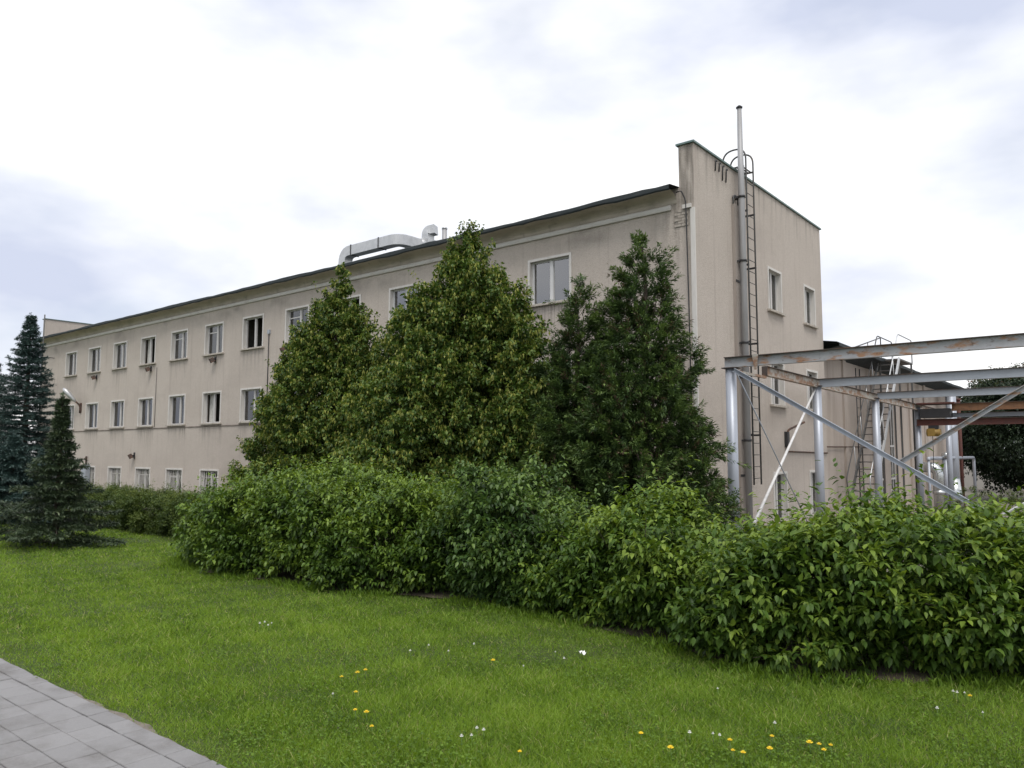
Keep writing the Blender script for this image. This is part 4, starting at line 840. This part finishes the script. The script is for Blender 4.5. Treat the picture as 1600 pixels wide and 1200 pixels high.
fartree('thin-topped tree with reddish leaves showing over the annex roof', (1.5, 52, -1.4), [(.3, 52.5, 3.5, 7.5, 2.2, 'round', 90), (3.4, 53, 3.5, 8.6, 2.4, 'round', 120)], .22, 62, 'lf_copper', .17)
fartree('green tree standing behind the far concrete wall', (-8, 64, -1.4), [(-8, 64, 1, 6.5, 4.5, 'round', 260)], .3, 63, 'lf_far', .22)

# ------------------------------------------------------------------ grass
rg = np.random.default_rng(71)
def lawn_points(n, d0, d1, amax=1.02):
    d = d0*np.exp(rg.random(n)*math.log(d1/d0)); a = .6873+rg.uniform(-amax, amax, n)
    p = np.stack([CAM[0]-np.sin(a)*d, CAM[1]+np.cos(a)*d], 1)
    ed = -15.0+.025*np.sin(p[:, 0]*2.3)+.010*np.sin(p[:, 0]*7.1+1)+.015*np.sin(p[:, 0]*19)
    fr_ = np.interp(p[:, 0], *FRONT)
    bare = (p[:, 1] > fr_-.12) & (rg.random(n) < .75)
    ok = (p[:, 1] > ed-.012-.02*rg.random(n)) & (p[:, 1] < np.maximum(fr_+.25, -9.9)) & ~bare
    return p[ok], d[ok]
p, d = lawn_points(1350000, 2.6, 24)
n = len(p); pat = .5+.5*np.sin(p[:, 0]*1.3+2*np.sin(p[:, 1]*.9))*np.sin(p[:, 1]*1.7+1.5*np.sin(p[:, 0]*.7)); pat2 = np.sin(p[:, 0]*5.1+p[:, 1]*3.3)*np.sin(p[:, 1]*6.7-p[:, 0]*2.9)
ht = (.016+.022*rg.random(n)+.012*pat+.008*pat2)*np.where(rg.random(n) < .03, 1.9, 1); edge_d = p[:, 1]+15.0; ht *= np.clip(.7+edge_d*2, .7, 1)
lean = rg.normal(0, .95, (n, 2)); D = np.stack([lean[:, 0], lean[:, 1], np.ones(n)], 1); P = np.stack([p[:, 0], p[:, 1], np.full(n, -.016)], 1)
N = np.stack([rg.normal(0, 1, n), rg.normal(0, 1, n), np.full(n, .3)], 1)
rnd = np.clip(.34+.20*pat+.14*pat2+rg.normal(0, .21, n), 0, 1); rnd = np.where(rg.random(n) < .045, .98, np.minimum(rnd, .88))
g = leaves_obj('grass', P, D, N, ht+.016, (.0024+.0006*d)*rg.uniform(.7, 1.4, n), rnd, M['lf_grass'], None, 'blade'); tag(g, 'short mown green grass of the lawn', 'grass', kind='stuff')
p, d = lawn_points(74000, 2.6, 16); n = len(p)
cover = np.sin(p[:, 0]*2.1+1)*np.sin(p[:, 1]*2.7)+.4*np.sin(p[:, 0]*5+p[:, 1]*4) > .15; p = p[cover]; d = d[cover]; n = len(p)
az = rg.uniform(0, 6.28, n); P = np.stack([p[:, 0], p[:, 1], rg.uniform(.008, .035, n)], 1)
g = leaves_obj('clover_leaves', P, np.stack([np.cos(az), np.sin(az), rg.uniform(-.1, .3, n)], 1), np.tile([0, 0, 1.], (n, 1))+rg.normal(0, .3, (n, 3)), rg.uniform(.014, .026, n), rg.uniform(.012, .02, n), np.clip(.25+rg.normal(0, .12, n), 0, .8), M['lf_grass'], None); tag(g, 'small clover and weed leaves mixed through the lawn', 'ground cover', kind='stuff')
# taller weeds along the shrub edge
n = 9000; x = rg.uniform(-3.5, 9, n); y = np.interp(x, *FRONT)-.18+rg.normal(0, .10, n); hgt = rg.uniform(.03, .09, n)
keep = np.sin(x*5.3)+np.sin(x*2.1+1) > -.4; x, y, hgt = x[keep], y[keep], hgt[keep]; n = len(x)
g = leaves_obj('edge_weeds', np.stack([x, y, np.zeros(n)], 1), np.stack([rg.normal(0, .5, n), rg.normal(-.2, .5, n), np.ones(n)], 1), rg.normal(0, 1, (n, 3)), hgt, rg.uniform(.006, .016, n), np.clip(.35+rg.normal(0, .2, n), 0, 1), M['lf_grass'], None); tag(g, 'longer grass and weeds along the foot of the shrubs', 'weeds', kind='stuff')

# flowers and litter
def flower(name, x, y, h, r, mat, label, cat, group, flat):
    t_ = thing(name, (x, y, -.005), label, cat, group)
    mb = MB(); k = 10
    for i in range(k):
        a0, a1 = 2*math.pi*i/k, 2*math.pi*(i+.8)/k
        for rr, zz in ((r, h), (r*.6, h+r*.35*(1 if flat else 2.2))):
            mb.quad((x, y, h-.004), (x+math.cos(a0)*rr*.7, y+math.sin(a0)*rr*.7, zz-.001), (x+math.cos((a0+a1)/2)*rr, y+math.sin((a0+a1)/2)*rr, zz+.003), (x+math.cos(a1)*rr*.7, y+math.sin(a1)*rr*.7, zz-.001))
    mb.build('flower_head', mat, t_, (x, y, 0))
    s_ = MB(); s_.tube([(x+.005, y, -.01), (x, y, h-.003)], .0022, 5); s_.build('stem', M['stem'], t_, (x, y, 0))
ORD = ['first', 'second', 'third', 'fourth', 'fifth', 'sixth', 'seventh', 'eighth', 'ninth', 'tenth', 'eleventh', 'twelfth', 'thirteenth']
def across(p): dx, dy = p[0]-CAM[0], p[1]-CAM[1]; return (dx*math.cos(.6873)+dy*math.sin(.6873))/(-dx*math.sin(.6873)+dy*math.cos(.6873))
def plant_flowers(name, pts, patch, look, mat, group, hr, rr, flat):
    by = {}
    for p_ in pts: by.setdefault(patch(*p_), []).append(p_)
    for where, lst in by.items():
        for i, (x, y) in enumerate(sorted(lst, key=across)):
            lb_ = f'{ORD[i]} {look} from the left {where}' if len(lst) > 1 else f'lone {look} {where}'
            flower(name, x, y, random.uniform(*hr), random.uniform(*rr), mat, lb_, 'flower', group, flat)
plant_flowers('dandelion', [(3.90, -13.72), (3.96, -13.63), (3.95, -13.55), (4.31, -13.93), (4.63, -14.11), (4.82, -14.23), (4.55, -14.13), (6.05, -13.34), (6.29, -13.45), (6.56, -13.28), (6.62, -13.29), (6.63, -12.92), (6.69, -13.11), (6.83, -12.91), (6.87, -12.88), (6.93, -12.99), (6.94, -12.91), (6.50, -13.18), (7.35, -11.42), (5.73, -14.02), (4.47, -12.77)],
    lambda x, y: 'in the loose group nearest the footpath' if x < 5 and y < -13.5 else 'in the group at the lower right of the lawn' if 5.9 < x < 7 and y < -12.8 else 'at the foot of the nearest shrub' if y > -12 else 'at the bottom middle of the lawn' if x > 5 else 'in the middle of the lawn',
    'yellow dandelion', M['petal_y'], 'dandelions in the lawn', (.05, .075), (.012, .020), True)
plant_flowers('clover_flower', [(3.72, -12.70), (3.99, -12.45), (3.98, -12.74), (4.84, -12.38), (4.65, -12.23), (4.72, -12.72), (5.29, -13.86), (5.35, -13.87), (5.34, -13.96), (5.33, -14.03), (4.18, -14.01), (6.26, -13.17), (6.38, -13.13), (6.41, -13.11), (6.57, -12.72), (6.03, -12.30), (7.25, -11.39), (7.28, -11.43), (7.31, -11.36), (2.03, -13.17), (2.00, -13.10), (2.13, -13.15), (2.08, -13.08), (7.24, -11.84), (7.47, -11.77), (3.79, -12.97)],
    lambda x, y: 'in the tight clump at left' if x < 2.5 else 'below the nearest broad shrub' if x > 7 else 'at the bottom of the lawn' if y < -13.5 else 'across the middle of the lawn',
    'white clover flower', M['petal_w'], 'white clover flowers in the lawn', (.045, .065), (.007, .012), False)
pp = MB(); n = 6
for i in range(n):
    for j in range(3):
        f = lambda a, b_: (4.79+a*.009+b_*.003, -12.12+b_*.014-a*.003, 0.050+.010*math.sin(a*1.7+b_)+.006*math.cos(b_*2.2))
        pp.quad(f(i, j), f(i+1, j), f(i+1, j+1), f(i, j+1))
tag(pp.build('paper_scrap', M['paper']), 'crumpled white scrap of paper lying in the grass', 'litter')
